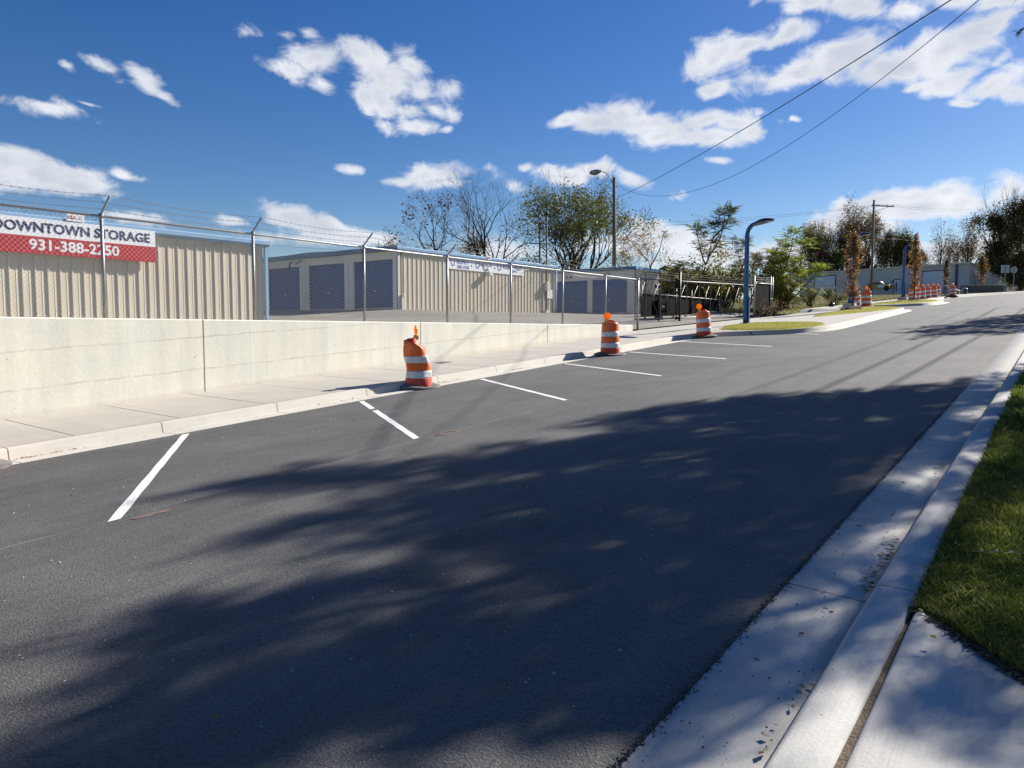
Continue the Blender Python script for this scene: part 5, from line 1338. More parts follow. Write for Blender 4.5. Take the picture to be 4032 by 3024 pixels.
# saplings with feather leaves
def pinnate(V, F, p, d, L_, rs, n=9, w=.30):
    d = Vector(d).normalized(); side = d.cross(Vector((0, 0, 1)))
    side = side.normalized() if side.length > .1 else Vector((1, 0, 0)); q = Vector(p)
    for i in range(n):
        t = (i+1)/n; d = (d+Vector((0, 0, -.09))).normalized(); q = q+d*(L_/n)
        ll = L_*w*(1-.55*abs(t-.35)/.65); wd = ll*.30
        for s in (-1, 1):
            a = (side*s+d*.45+Vector((0, 0, -.35))).normalized(); b_ = d*wd*.5
            k = len(V); V += [tuple(q), tuple(q+a*ll*.45+b_), tuple(q+a*ll), tuple(q+a*ll*.45-b_)]; F.append((k, k+1, k+2, k+3))
def feather_tree(loc, label, seed, h, mats, stems, nspray=9, Ls=.62, width=3.0, bark='bark', low=.35, dens=1.0, n=9):
    """stems: list of polylines local (x right in picture, y depth, z)"""
    rng = random.Random(seed); e = empty('feather_leaved_sapling', loc, label, 'sapling', 'feather leaved saplings behind the gate'); segs = []; tips = []
    RX = Vector((rt.x, rt.y, 0)); RY = Vector((fw.x, fw.y, 0)).normalized()
    for st in stems:
        P = [RX*x+RY*y+Vector((0, 0, z)) for x, y, z in st]; r_ = .055
        fine = []
        for a, b in zip(P[:-1], P[1:]):
            for k in range(4): fine.append(a.lerp(b, k/4)+Vector((rng.gauss(0, .03), rng.gauss(0, .03), 0)))
        fine.append(P[-1]); m = len(fine)
        for i in range(m-1):
            segs.append((tuple(fine[i]), tuple(fine[i+1]), r_*(1-.75*i/m), r_*(1-.75*(i+1)/m)))
            if i > m*low and rng.random() < .8*dens:
                d = Vector((rng.gauss(0, 1), rng.gauss(0, 1), .7)).normalized(); L_ = rng.uniform(.4, .9)*width*.28
                q = fine[i]; 
                for k in range(3):
                    q2 = q+d*L_/3; d = (d+Vector((0, 0, .15))).normalized(); segs.append((tuple(q), tuple(q2), .014, .009)); q = q2
                tips.append((q, d, .8))
        tips.append((fine[-1], (fine[-1]-fine[-2]).normalized(), 1.3))
    V, F = seg_mesh(segs); np_mesh('trunk', V, F, M[bark], e)
    V = []; F = []
    for q, d, s in tips:
        for k in range(int(nspray*s)):
            a = rng.uniform(0, 6.28); dd = Vector((math.cos(a), math.sin(a), rng.uniform(-.1, .9)))+d*.4
            pinnate(V, F, q-d*rng.uniform(0, .5), dd, Ls*rng.uniform(.7, 1.2)*s**.5, rng, n)
    mi = [(i//(2*n*3)*31 % 17) % len(mats) for i in range(len(F))]
    np_mesh('crown', np.array(V), np.array(F), [L[k] for k in mats], e, mi=mi)
    return e
feather_tree((48.6, 21.0, 1.3), 'tallest feather leaved sapling leaning right behind the black gate post', 51, 7.4, ['bluegreen', 'dark', 'green', 'olive'], [[(0, 0, -.2), (.5, 0, 1.6), (1.15, .1, 3.6), (1.55, .1, 5.2), (1.7, 0, 6.2)], [(1.15, .1, 3.6), (1.9, -.1, 4.9), (2.35, -.2, 6.9)], [(1.0, .1, 3.2), (.6, .3, 4.6), (.3, .3, 5.9)], [(1.5, .1, 5.0), (2.4, .2, 5.9), (2.7, .2, 7.0)]], nspray=11, Ls=.85, low=.18, dens=1.25)
feather_tree((52.5, 19.6, 1.6), 'feather leaved sapling with dark stems just left of the nearest blue lamp', 52, 6, ['bluegreen', 'maroon', 'green', 'olive'], [[(0, 0, -.2), (.45, 0, 1.6), (.75, 0, 2.9), (.35, .2, 4.1), (.0, .2, 4.9)], [(.75, 0, 2.9), (1.0, -.1, 4.0), (.8, 0, 4.8)], [(.45, 0, 1.6), (1.4, 0, 2.6), (1.9, .1, 3.9)]], nspray=9, Ls=.7, low=.3, bark='bark', dens=1.2)
feather_tree((55.5, 18.6, 1.8), 'reddish feather leaved sapling just right of the nearest blue lamp', 53, 6, ['olive', 'maroon', 'green', 'rust'], [[(0, 0, -.2), (.3, 0, 1.4), (.2, 0, 2.7), (-.2, .2, 3.8)], [(.3, 0, 1.4), (.9, 0, 2.6), (1.0, .1, 3.9)], [(.2, 0, 2.2), (.7, .1, 3.2), (1.6, .1, 3.9)]], nspray=10, Ls=.7, low=.2, bark='barkpale', dens=1.25)
feather_tree((47.5, 24.8, 1.3), 'slender pale stemmed sapling with rusty leaf sprays left of the black gate post', 54, 6, ['rust', 'olive', 'olive', 'yellow'], [[(0, 0, -.2), (.6, 0, 1.6), (1.15, 0, 3.0), (1.0, .1, 4.3), (.5, .2, 5.4)], [(1.15, 0, 3.0), (1.75, 0, 4.2), (2.2, .1, 5.6)], [(1.0, .1, 3.6), (.2, 0, 4.5), (-.5, 0, 5.2)], [(.8, 0, 2.2), (-.3, 0, 3.1), (-.9, 0, 4.2)]], nspray=8, Ls=.6, low=.55, bark='barkpale', dens=.8)
feather_tree((48.5, 22.6, 1.3), 'small bushy feather leaved sapling with a round green tuft between the two pale stems', 55, 5, ['green', 'bluegreen'], [[(0, 0, -.2), (.3, 0, 1.6), (.75, 0, 3.4)], [(.2, 0, 1.6), (.0, 0, 2.8)]], nspray=22, Ls=.6, low=.7)
feather_tree((50.5, 17.6, 1.4), 'leafy feather leaved sapling in front of the others, behind the sliding gate', 56, 5, ['green', 'olive', 'bluegreen', 'maroon'], [[(0, 0, -.2), (.2, 0, 1.5), (.3, 0, 3.0)], [(0, 0, .6), (-.7, 0, 2.0), (-1.0, 0, 3.1)], [(0, 0, .6), (.9, 0, 2.2)]], nspray=10, Ls=.7, low=.15, dens=1.25)
# bright bush at the end of the screened fence
def bush(loc, label, seed, w, h, mats, n, size=.2, shape='tall', group=None, feather=False, hang=0.0, name='bush'):
    rng = random.Random(seed); rs = np.random.RandomState(seed); e = empty(name, loc, label, 'bush', group); segs = []; tips = []
    for k in range(int(9+w*3)):
        a = rng.uniform(0, 6.28); r_ = rng.random()**.5*w/2; t = Vector((r_*math.cos(a), r_*math.sin(a), h*rng.uniform(.45, 1.0)*(1-.35*(2*r_/w)**2))); p = Vector((rng.gauss(0, .12*w/2), rng.gauss(0, .12*w/2), -.1)); b = Vector((p.x*.5+t.x*.35, p.y*.5+t.y*.35, t.z*.55))
        prev = p
        for i in range(1, 6):
            s = i/5; q = p*(1-s)**2+b*2*s*(1-s)+t*s*s; segs.append((tuple(prev), tuple(q), .03*(1-.6*s), .03*(1-.6*s)*.85)); prev = q
            if i > 1: tips.append(q.copy())
            for _ in range(2):
                if i > 1:
                    q2 = q+Vector((rng.gauss(0, .25), rng.gauss(0, .25), rng.gauss(.15, .2))); segs.append((tuple(q), tuple(q2), .01, .005)); tips.append(q2)
    V, F = seg_mesh(segs); np_mesh('stem', V, F, M['bark'], e)
    if feather:
        V = []; F = []
        for i in range(n):
            q = rng.choice(tips); a = rng.uniform(0, 6.28); pinnate(V, F, q, Vector((math.cos(a), math.sin(a), rng.uniform(-.4, .9))), size*rng.uniform(.7, 1.3), rng, 8, .34)
        mi = [(i//16*31 % 17) % len(mats) for i in range(len(F))]
        np_mesh('foliage', np.array(V), np.array(F), [L[k] for k in mats], e, mi=mi)
    else:
        P = np.array([tuple(t) for t in tips]); idx = rs.randint(0, len(P), n); Q = P[idx]+rs.normal(size=(n, 3))*.16*(1+w*.08); Q[:, 2] = np.maximum(Q[:, 2], .03)
        V, F = leaf_quads(Q, size, rs, droop=hang); np_mesh('foliage', V, F, [L[k] for k in mats], e, mi=(idx*7919 % 97) % len(mats))
    return e
feather_tree((51.2, 14.9, 1.75), 'tall bright green feather leaved clump standing at the end of the screened fence', 61, 5.5, ['lime', 'lime', 'green', 'olive'], [[(-.9, 0, -.2), (-.8, 0, 1.8), (-.3, 0, 3.4), (.1, 0, 4.9)], [(-.5, 0, 0), (.2, 0, 1.6), (.5, 0, 3.2), (.6, 0, 4.2)], [(-.4, 0, 0), (1.1, 0, 1.6), (1.9, 0, 2.5)], [(-.9, 0, 0), (-1.3, 0, 2.0), (-1.4, 0, 3.5)], [(-.8, 0, .2), (-.9, .3, 2.0), (-.7, .4, 3.0)], [(-.5, -.2, 0), (-.1, -.3, 1.3), (0, -.3, 2.4)]], nspray=13, Ls=.8, low=.08, width=3.4, dens=1.25)
bush((49.6, 14.9, 1.4), 'yellowing bush drooping over the grass at the foot of the bright green clump', 62, 2.6, 2.3, ['yellow', 'lime', 'olive', 'yellow'], 560, .45, feather=True, group='bushes by the fence')
bush((51.6, 13.9, 1.6), 'low straggly yellow green bush leaning over the pavement edge', 63, 1.8, 1.5, ['yellow', 'lime', 'straw'], 260, .36, feather=True, group='bushes by the fence')
for i, (x, y, w, h, ms, n, lb) in enumerate(((48.9, 22.9, 3.2, 2.6, ['olive', 'green', 'straw'], 2600, 'pale olive bush behind the gate near the motor cabinet'),
    (49.5, 20.6, 3.4, 3.0, ['olive', 'yellow', 'green'], 3200, 'yellow green bush behind the gate left of the nearest lamp'),
    (51, 21.5, 4.2, 3.3, ['green', 'olive', 'dark'], 3600, 'green bush behind the middle of the gate'),
    (54, 20.5, 4.0, 3.2, ['green', 'dark', 'olive'], 3400, 'dark green bush behind the nearest blue lamp'),
    (62, 24, 5.5, 4.6, ['yellow', 'yellow', 'olive'], 3600, 'golden yellow bush farther back, over the gate'),
    (57, 26, 4.5, 3.8, ['yellow', 'olive', 'green'], 2600, 'yellow and green bush beyond the pale saplings'),
    (55, 17.6, 2.6, 3.8, ['dark', 'brown', 'green'], 2600, 'dark brown green bush behind the screened fence panels'),
    (51, 27, 4.5, 2.8, ['straw', 'olive'], 1800, 'dry straw coloured bush beside the farthest storage building'))):
    bush((x, y, tl(x, y)), lb, 70+i, w, h, ms, n, .20 if i < 4 else .24, group='bushes behind the sliding gate')
bush((62.5, 15.6, 2.55), 'small round green bush on the rough grass before the shed', 81, .9, .5, ['green', 'green', 'olive'], 900, .12, group='small plants on the rough grass')
bush((70, 16.5, 2.75), 'low green weeds on the rough grass behind the second grass island', 82, 1.6, .25, ['green', 'olive'], 1000, .13, group='small plants on the rough grass')
feather_tree((52.6, 15.6, 1.8), 'second bright green feather leaved clump behind the yellowing bush', 64, 5.5, ['lime', 'green', 'lime', 'olive'], [[(-.6, 0, -.2), (-.5, 0, 1.6), (-.6, 0, 3.2), (-.5, 0, 4.3)], [(-.2, 0, 0), (.5, 0, 1.3), (.8, 0, 2.2)], [(-.2, 0, 0), (0, .3, 1.6), (.1, .3, 3.0)]], nspray=13, Ls=.8, low=.06, width=3.2, dens=1.3)
bush((53.2, 12.7, 1.75), 'dry weeds at the pavement edge beside the bright bush', 83, 1.3, .5, ['straw', 'olive'], 260, .09, group='small plants on the rough grass')
bush((42.4, 13.95, .86), 'dry straw weeds at the foot of the screened fence', 84, 1.3, .45, ['straw', 'rust'], 170, .08, group='small plants on the rough grass')
bush((44.0, 13.9, .96), 'dry reddish weeds under the second screened fence post', 85, 1.2, .5, ['straw', 'rust'], 170, .08, group='small plants on the rough grass')

# big trees behind the grey shed
GS = 'tall trees behind the grey shed'
def bigtree(px, ptop, depth, label, seed, leaf, n, wpx, zg_=5.8, **kw):
    c = fw*0; d = Vector((fw.x, fw.y, 0)).normalized()*2950/math.cos(PITCH)*0
    v = pxdir(px, 1302); s = depth/(v.dot(fw)); p = v*s; h = (1302-ptop)/2950*depth-zg_; w = wpx/2950*depth
    kw.setdefault('clump', .45); kw.setdefault('lsize', .42)
    return tree('tall_tree', (p.x, p.y, zg_), label, seed, h, leaf, n, width=w, group=GS, **kw)
bigtree(3162, 880, 158, 'dark brown twiggy tree at the left end behind the grey shed', 101, ['brown', 'olive', 'maroon'], 3000, 150, depth=5, kids=(3, 4), trunk_frac=.3, spread=.7, ratio=.72)if False else None
def bt(*a, **k):
    k2 = dict(k); dp = k2.pop('levels', 5); return _bt(a, dp, k2)
def _bt(a, dp, k):
    px, ptop, depth, label, seed, leaf, n, wpx = a; v = pxdir(px, 1302); s = depth/(v.dot(fw)); p = v*s; zg_ = k.pop('zg_', 5.8)
    h = (1302-ptop)/2950*depth-zg_; w = wpx*1.15/2950*depth; k.setdefault('clump', .38); k.setdefault('lsize', .30); n = int(n*2.0)
    return tree(k.pop('name', 'tall_tree'), (p.x, p.y, zg_), label, seed, h, leaf, n, width=w, group=k.pop('group', GS), depth=dp, **k)
bt(3165, 880, 158, 'rounded olive brown tree at the left end behind the grey shed', 101, ['brown', 'olive', 'olive'], 4200, 150, kids=(3, 4), trunk_frac=.3, spread=.7)
bt(3285, 800, 162, 'widest and tallest brown leaved tree behind the grey shed', 102, ['brown', 'maroon', 'brown', 'olive'], 6500, 215, kids=(3, 4), trunk_frac=.25, spread=.62, up_=.3)
bt(3225, 870, 170, 'brown tree filling the gap left of the tallest one', 110, ['brown', 'maroon', 'dark'], 4200, 150, kids=(3, 4), trunk_frac=.25, spread=.62, up_=.3)
bt(3400, 815, 160, 'brown leaved tree behind the grey utility pole', 103, ['brown', 'brown', 'olive'], 3800, 120, kids=(3, 4), trunk_frac=.3, spread=.55, up_=.35)
bt(3350, 900, 152, 'dark green lower tree between the two brown ones', 104, ['dark', 'green', 'brown'], 4200, 130, kids=(3, 4), trunk_frac=.2, spread=.7)
bt(3265, 990, 147, 'low dark ivy covered tree directly behind the shed roof', 111, ['dark', 'dark', 'green'], 4200, 120, kids=(3, 4), trunk_frac=.15, spread=.8)
bt(3515, 842, 158, 'pale bare topped tree right of the grey utility pole', 105, ['olive', 'green', 'brown'], 1700, 110, kids=(3, 4), trunk_frac=.3, spread=.55, bark='barkpale', lz=(0, .6))
bt(3478, 905, 153, 'olive tree with a forked trunk behind the middle of the shed', 112, ['olive', 'dark', 'brown'], 3000, 100, kids=(3, 4), trunk_frac=.25, spread=.7)
bt(3560, 912, 150, 'rounded dark green tree behind the personnel door of the shed', 106, ['green', 'dark', 'green'], 7000, 105, kids=(3, 4), trunk_frac=.2, spread=.75, clump=.6)
bt(3610, 985, 156, 'small brown green tree behind the second orange street tree', 113, ['olive', 'brown'], 2200, 80, kids=(3, 4), trunk_frac=.2, spread=.7)
bt(3415, 1020, 149, 'low crimson tree just over the shed roof', 107, ['red', 'red', 'maroon'], 3400, 110, kids=(3, 4), trunk_frac=.15, spread=.8, clump=.6)
bt(3240, 985, 150, 'small dark red tree among the brown trees', 108, ['red', 'maroon'], 1500, 45, kids=(3, 4), trunk_frac=.2, spread=.6)
bt(3680, 868, 150, 'bare fan shaped tree, leftmost of the group right of the second lamp', 121, ['brown'], 350, 110, kids=(3, 4), trunk_frac=.3, spread=.62, bark='bark', lz=(.3, 1))
bt(3735, 850, 155, 'bare dark branched tree in the middle of the bare group', 122, ['brown', 'maroon'], 650, 110, kids=(3, 4), trunk_frac=.3, spread=.6, lz=(.2, 1))
bt(3805, 850, 145, 'half bare tree with brown leaves left of the ivy clad trees', 123, ['brown', 'maroon', 'olive'], 1500, 110, kids=(3, 4), trunk_frac=.3, spread=.6)
bt(3925, 712, 112, 'very tall twiggy tree with dark ivy, at the right edge left of the last one', 124, ['dark', 'brown', 'dark', 'olive'], 3600, 150, zg_=4.6, kids=(3, 4), trunk_frac=.3, spread=.5, lz=(.1, .70), up_=.3, r0=.34)
bt(4015, 695, 110, 'tallest dark ivy clad tree at the right edge of the picture', 125, ['dark', 'dark', 'brown', 'olive'], 4200, 150, zg_=4.6, kids=(3, 4), trunk_frac=.3, spread=.5, lz=(.1, .78), up_=.3, r0=.34)
bt(3970, 950, 114, 'lower dark tree under the two tall ivy clad ones', 126, ['dark', 'olive', 'dark'], 7000, 150, zg_=4.6, kids=(3, 4), trunk_frac=.2, spread=.75, clump=.6)
bt(4030, 1000, 104, 'olive brown bushy tree at the right edge behind the road signs', 127, ['olive', 'brown', 'dark'], 6500, 130, zg_=4.5, kids=(3, 4), trunk_frac=.15, spread=.8, clump=.6)
bt(3930, 1060, 112, 'yellowing shrub behind the farthest blue lamp', 128, ['olive', 'yellow', 'brown'], 2200, 50, zg_=4.8, kids=(3, 4), trunk_frac=.15, spread=.7, clump=.3, lsize=.25)
bt(4010, 1075, 118, 'dark hedge like tree low at the right edge', 129, ['dark', 'dark'], 7000, 120, zg_=4.6, kids=(3, 4), trunk_frac=.1, spread=.9, clump=.8)

# young columnar street trees
def column_tree(x, y, h, w, label, seed, mats, n, z=None):
    rng = random.Random(seed); rs = np.random.RandomState(seed); z0 = zwalk(x, y) if z is None else z
    e = empty('street_tree', (x, y, z0), label, 'street tree', 'young columnar street trees'); segs = []; tips = []
    P = [Vector((rng.gauss(0, .02), rng.gauss(0, .02), h*k/14)) for k in range(15)]; P[0].z = -.1
    for i in range(14): segs.append((tuple(P[i]), tuple(P[i+1]), .045*(1-i/15)+.006, .045*(1-(i+1)/15)+.006))
    for k in range(64):
        t = rng.uniform(.17, .96); b = P[int(t*14)]; a = rng.uniform(0, 6.28); prof2 = math.sin(math.pi*min(1, (t-.12)/.88)**.55)**1.0
        l = w*.5*max(.12, prof2)*rng.uniform(.6, 1.15); tip = Vector((l*math.cos(a), l*math.sin(a), b.z+l*rng.uniform(1.2, 2.4)*.7)); prev = b
        for i in range(1, 4):
            s = i/3; q = b.lerp(tip, s)+Vector((0, 0, -.05*math.sin(math.pi*s))); segs.append((tuple(prev), tuple(q), .010, .007)); prev = q; tips.append(q.copy())
    V, F = seg_mesh(segs); np_mesh('trunk', V, F, M['bark'], e)
    T = np.array([tuple(t) for t in tips]); idx = rs.randint(0, len(T), n); Q = T[idx]+rs.normal(size=(n, 3))*[.07, .07, .10]
    V, F = leaf_quads(Q, .125, rs, droop=.5); hz = Q[:, 2]/h; r_ = rs.rand(n)
    mi = np.where(r_ < .33, 0, np.where(r_ < .66, 1, 2))
    np_mesh('crown', V, F, [L[k] for k in mats], e, mi=mi)
    m = MB(); K = 16; vs = [(0, 0, .16)]
    for r2, zz in ((.3, .13), (.55, .04), (.7, .0)):
        for k in range(K):
            a = 2*math.pi*k/K; r3 = r2*rng.uniform(.85, 1.15); vs.append((r3*math.cos(a), r3*math.sin(a), zz+.0655*r3*math.cos(a)+rng.uniform(0, .03)))
    fs = [(0, 1+k, 1+(k+1) % K) for k in range(K)]+[(1+r2*K+k, 1+(r2+1)*K+k, 1+(r2+1)*K+(k+1) % K, 1+r2*K+(k+1) % K) for r2 in range(2) for k in range(K)]
    m.add(vs, fs); mu = m.build('mulch_mound', M['mulch'], e)
column_tree(46.1, 10.1, 4.6, 1.3, 'first and widest orange brown columnar street tree, on the second grass island', 201, ['rust', 'brown', 'straw'], 2500)
column_tree(59.3, 8.98, 4.9, .95, 'second orange columnar street tree, on the third grass island with barrels around it', 202, ['rust', 'brown', 'rust'], 2000)
column_tree(82, 9.75, 3.7, .75, 'thin brownish street tree behind the lone tilted barrel', 203, ['olive', 'brown', 'brown'], 1500)
column_tree(105.5, 8.9, 4.4, 1.5, 'columnar orange brown street tree planted by the dark stone planter', 204, ['rust', 'brown', 'olive'], 3600)

# ------------------------------------------------------------------ the big shade trees beside the camera
GP = [(19.5, .8), (15.01, 1.2), (13.42, 1.69), (12.78, 2.37), (12.24, 2.99), (11.56, 3.42), (11.63, 4.23), (10.61, 4.28), (9.68, 5.09), (9.25, 4.31), (8.45, 4.64), (7.76, 4.84), (7.03, 5.28), (6.04, 5.42), (5.34, 5.43), (4.78, 5.89), (4.77, 6.95), (4.59, 5.65), (5.05, 4.88), (4.83, 4.18), (4.38, 4.35), (4.07, 4.85), (3.64, 4.55), (3.55, 4.1), (3.2, 3.7), (2.9, 3.3), (2.6, 2.9), (2.4, 2.5), (2.2, 2.0), (2.2, 1.27), (4.4, .9)]
def inside(x, y, P):
    c = False; n = len(P)
    for i in range(n):
        x0, y0 = P[i]; x1, y1 = P[(i+1) % n]
        if (y0 > y) != (y1 > y) and x < (x1-x0)*(y-y0)/(y1-y0)+x0: c = not c
    return c
def ontop(p):      # inside the picture?
    d = p.dot(fw); x = 2016+2950*p.dot(rt)/d; y = 1512-2950*p.dot(up)/d
    return d > 0 and -60 < x < 4032+4100/max(3, p.length) and -4100/max(3, p.length) < y < 3100
TS = Vector(SUN)/SUN.z
def lift(gx_, gy_, hmin, rng, extra=2.5):
    g = Vector((gx_, gy_, prof(gx_)-1.8)); h = hmin
    while ontop(g+TS*h) and h < 26: h += .25
    return g+TS*(h+rng.random()*extra)
def canopy(label, base, fork_h, targets, rng, rs, leafn, leafs, spreadleaf, r0=.28, extra_pts=()):
    """limbs run from a fork to every target; leaf sprays hang on the limb ends"""
    e = empty('shade_tree', base, label, 'tree', 'large shade trees on the near verge'); B = Vector(base)
    nodes = [(Vector((0, 0, -.3)), -1)]; fork = Vector((rng.gauss(0, .2), rng.gauss(0, .2), fork_h))
    K = 6
    for k in range(1, K+1): nodes.append((Vector((rng.gauss(0, .04), rng.gauss(0, .04), 0))+Vector((0, 0, -.3)).lerp(fork, k/K), len(nodes)-1))
    T = sorted([t-B for t in targets], key=lambda q: (q-fork).length)
    ends = []
    for t in T:
        best = min(range(K, len(nodes)), key=lambda i: (nodes[i][0]-t).length+.35*(nodes[i][0]-fork).length)
        p = nodes[best][0]; L_ = (t-p).length; n = max(1, int(L_/.55)); par = best
        for k in range(1, n+1):
            q = p.lerp(t, k/n)+Vector((rng.gauss(0, .05), rng.gauss(0, .05), rng.gauss(0, .05)+.12*math.sin(math.pi*k/n))); nodes.append((q, par)); par = len(nodes)-1
        ends.append(par)
    cnt = [0]*len(nodes)
    for i in ends: cnt[i] += 1
    for i in range(len(nodes)-1, 0, -1): cnt[nodes[i][1]] += cnt[i]
    tot = max(1, cnt[0]); rad = [max(.006, r0*(c/tot)**.48) for c in cnt]
    segs = [(tuple(nodes[nodes[i][1]][0]), tuple(nodes[i][0]), rad[nodes[i][1]] if nodes[i][1] > 0 else rad[0]*1.15, rad[i]) for i in range(1, len(nodes))]
    tips = []
    for i in ends:
        for _ in range(5):
            p = nodes[i][0]; d = Vector((rng.gauss(0, 1), rng.gauss(0, 1), rng.gauss(-.1, .6))).normalized(); q = p
            for k in range(3): q2 = q+d*rng.uniform(.12, .28)*spreadleaf; segs.append((tuple(q), tuple(q2), .006, .004)); q = q2; tips.append((tuple(q), tuple(d))); d = (d+Vector((0, 0, -.15))).normalized()
    V, F = seg_mesh(segs); np_mesh('trunk', V, F, M['bark'], e)
    V = []; F = []
    n = 8
    for i in range(leafn):
        q, d = rng.choice(tips); dd = Vector(d)+Vector((rng.gauss(0, .7), rng.gauss(0, .7), rng.gauss(-.1, .5)))
        pinnate(V, F, Vector(q)+Vector((rng.gauss(0, .10), rng.gauss(0, .10), rng.gauss(0, .08))), dd, leafs*rng.uniform(.7, 1.25), rng, n, .36)
    mi = [(i//(2*n)*31 % 17) % 3 for i in range(len(F))]
    np_mesh('crown', np.array(V), np.array(F), [L['shade'], L['dark'], L['shade']], e, mi=mi)
    return e
rng = random.Random(77); rs = np.random.RandomState(77); tg = []
def okd(p, T, d):
    return all((p-q).length > d for q in T)
# full shade on the road
g_ = []
for _ in range(6000):
    x = rng.uniform(1.0, 20); y = rng.uniform(1.35, 7)
    if not inside(x, y, GP) or (y > 3.0 and not inside(x-.5, y+.15, GP)) or y < 1.45+max(0, 5-x)*.06: continue
    if all((x-a)**2+((y-b)*1.0)**2 > (.46 if rng.random() < .85 else .36)**2 for a, b in g_): g_.append((x, y))
for (x, y) in g_: tg.append(lift(x, y, 6.0, rng))
# streaks of lighter shade towards the bottom left
for (x0, y0, x1, y1, n) in ((2.7, 3.5, 2.0, 4.0, 3), (2.2, 2.7, 1.5, 3.3, 4), (1.9, 2.2, 1.2, 2.8, 3), (4.8, 7.0, 5.3, 5.6, 5), (4.2, 4.9, 4.8, 4.6, 3), (8.3, 5.7, 7.75, 8.0, 0), (9.4, 4.9, 10.4, 4.9, 3)):
    for k in range(n): s = (k+.5)/max(1, n); tg.append(lift(x0+(x1-x0)*s+rng.gauss(0, .05), y0+(y1-y0)*s+rng.gauss(0, .05), 6.0, rng, 1.5))
nroad = len(tg)
# dappled shade over gutter, drive and lawn
g2 = []
for _ in range(3000):
    x = rng.uniform(1.5, 15); y = rng.uniform(-3.5, 1.15)
    if y > -.2 and x < 4.5 and rng.random() < .45: continue
    if all((x-a)**2+(y-b)**2 > (1.05 if x < 4.6 else 1.0)**2 for a, b in g2): g2.append((x, y))
for (x, y) in g2: tg.append(lift(x, y, 5.0, rng, 3.0))
for _ in range(30):
    x = rng.uniform(4.6, 15); y = rng.uniform(-1.2, .35); tg.append(lift(x, y, 5.5, rng, 2.0))
for q in ((2.9, .5),): tg.append(lift(q[0], q[1], 5.5, rng, 1.0))
trunk_g = Vector((16.2, .70, 0))
bx_, by_ = 22.2, -2.3
canopy('large shade tree on the near verge, its crown overhanging the road above the camera', (bx_, by_, zlawn(bx_, by_)), 5.2, tg, rng, rs, 13500, .38, .62)
# a second tree further up the verge throws the far band of shade
tg = []; g3 = []
for _ in range(1500):
    x = rng.uniform(25.5, 38); y = rng.uniform(.6, 4.3)
    if y > 4.3-(abs(x-27.5)*.25) or x < 26-(y-2)*.2: continue
    if all((x-a)**2+(y-b)**2 > .6**2 for a, b in g3): g3.append((x, y))
for (x, y) in g3: tg.append(lift(x, y, 5.5, rng, 2.0))
canopy('second shade tree further up the near verge', (44.5, -2.6, zlawn(44.5, -2.6)), 5.0, tg, rng, rs, 2600, .45, 1.0, r0=.2)

# leafy twig tips that hang into the top right corner
def hanging(px, py, dist, L_, label, seed, n, toward=(-1, .3, -.1)):
    rng = random.Random(seed); p = pxdir(px, py)*dist; e = empty('leafy_branch', tuple(p), label, 'branch', 'branch tips hanging in at the top right'); V = []; F = []; segs = []
    t = Vector(toward).normalized(); w = rt*t.x+up*t.y; w = w.normalized(); q = -w*L_*1.6+Vector((0, 0, .1)); prev = q
    for k in range(1, 9):
        c = -w*L_*1.6*(1-k/8)+Vector((0, 0, .1*(1-k/8))); segs.append((tuple(prev), tuple(c), .012*(1-k/10)+.002, .012*(1-(k+1)/10)+.002)); prev = c
        if k > 2:
            for _ in range(n):
                d = w*.6+rt*rng.gauss(0, .6)+up*rng.gauss(-.15, .6)+fw*rng.gauss(0, .5); pinnate(V, F, c, d, L_*rng.uniform(.35, .6), rng, 9, .30)
    Vv, Ff = seg_mesh(segs); np_mesh('stem', Vv, Ff, M['bark'], e); np_mesh('foliage', np.array(V), np.array(F), [L['green'], L['dark']], e, mi=[(i//18) % 2 for i in range(len(F))])
hanging(4012, 118, 11, .22, 'dense dark leafy branch tip at the right edge of the sky', 301, 4, (-1, -.15))
hanging(4005, -6, 11, .2, 'thin leafy branch tip at the very top right corner', 302, 1, (-1, .1))
hanging(4026, 48, 11, .13, 'small leafy sprig just below the top right corner', 303, 1, (-1, -.1))

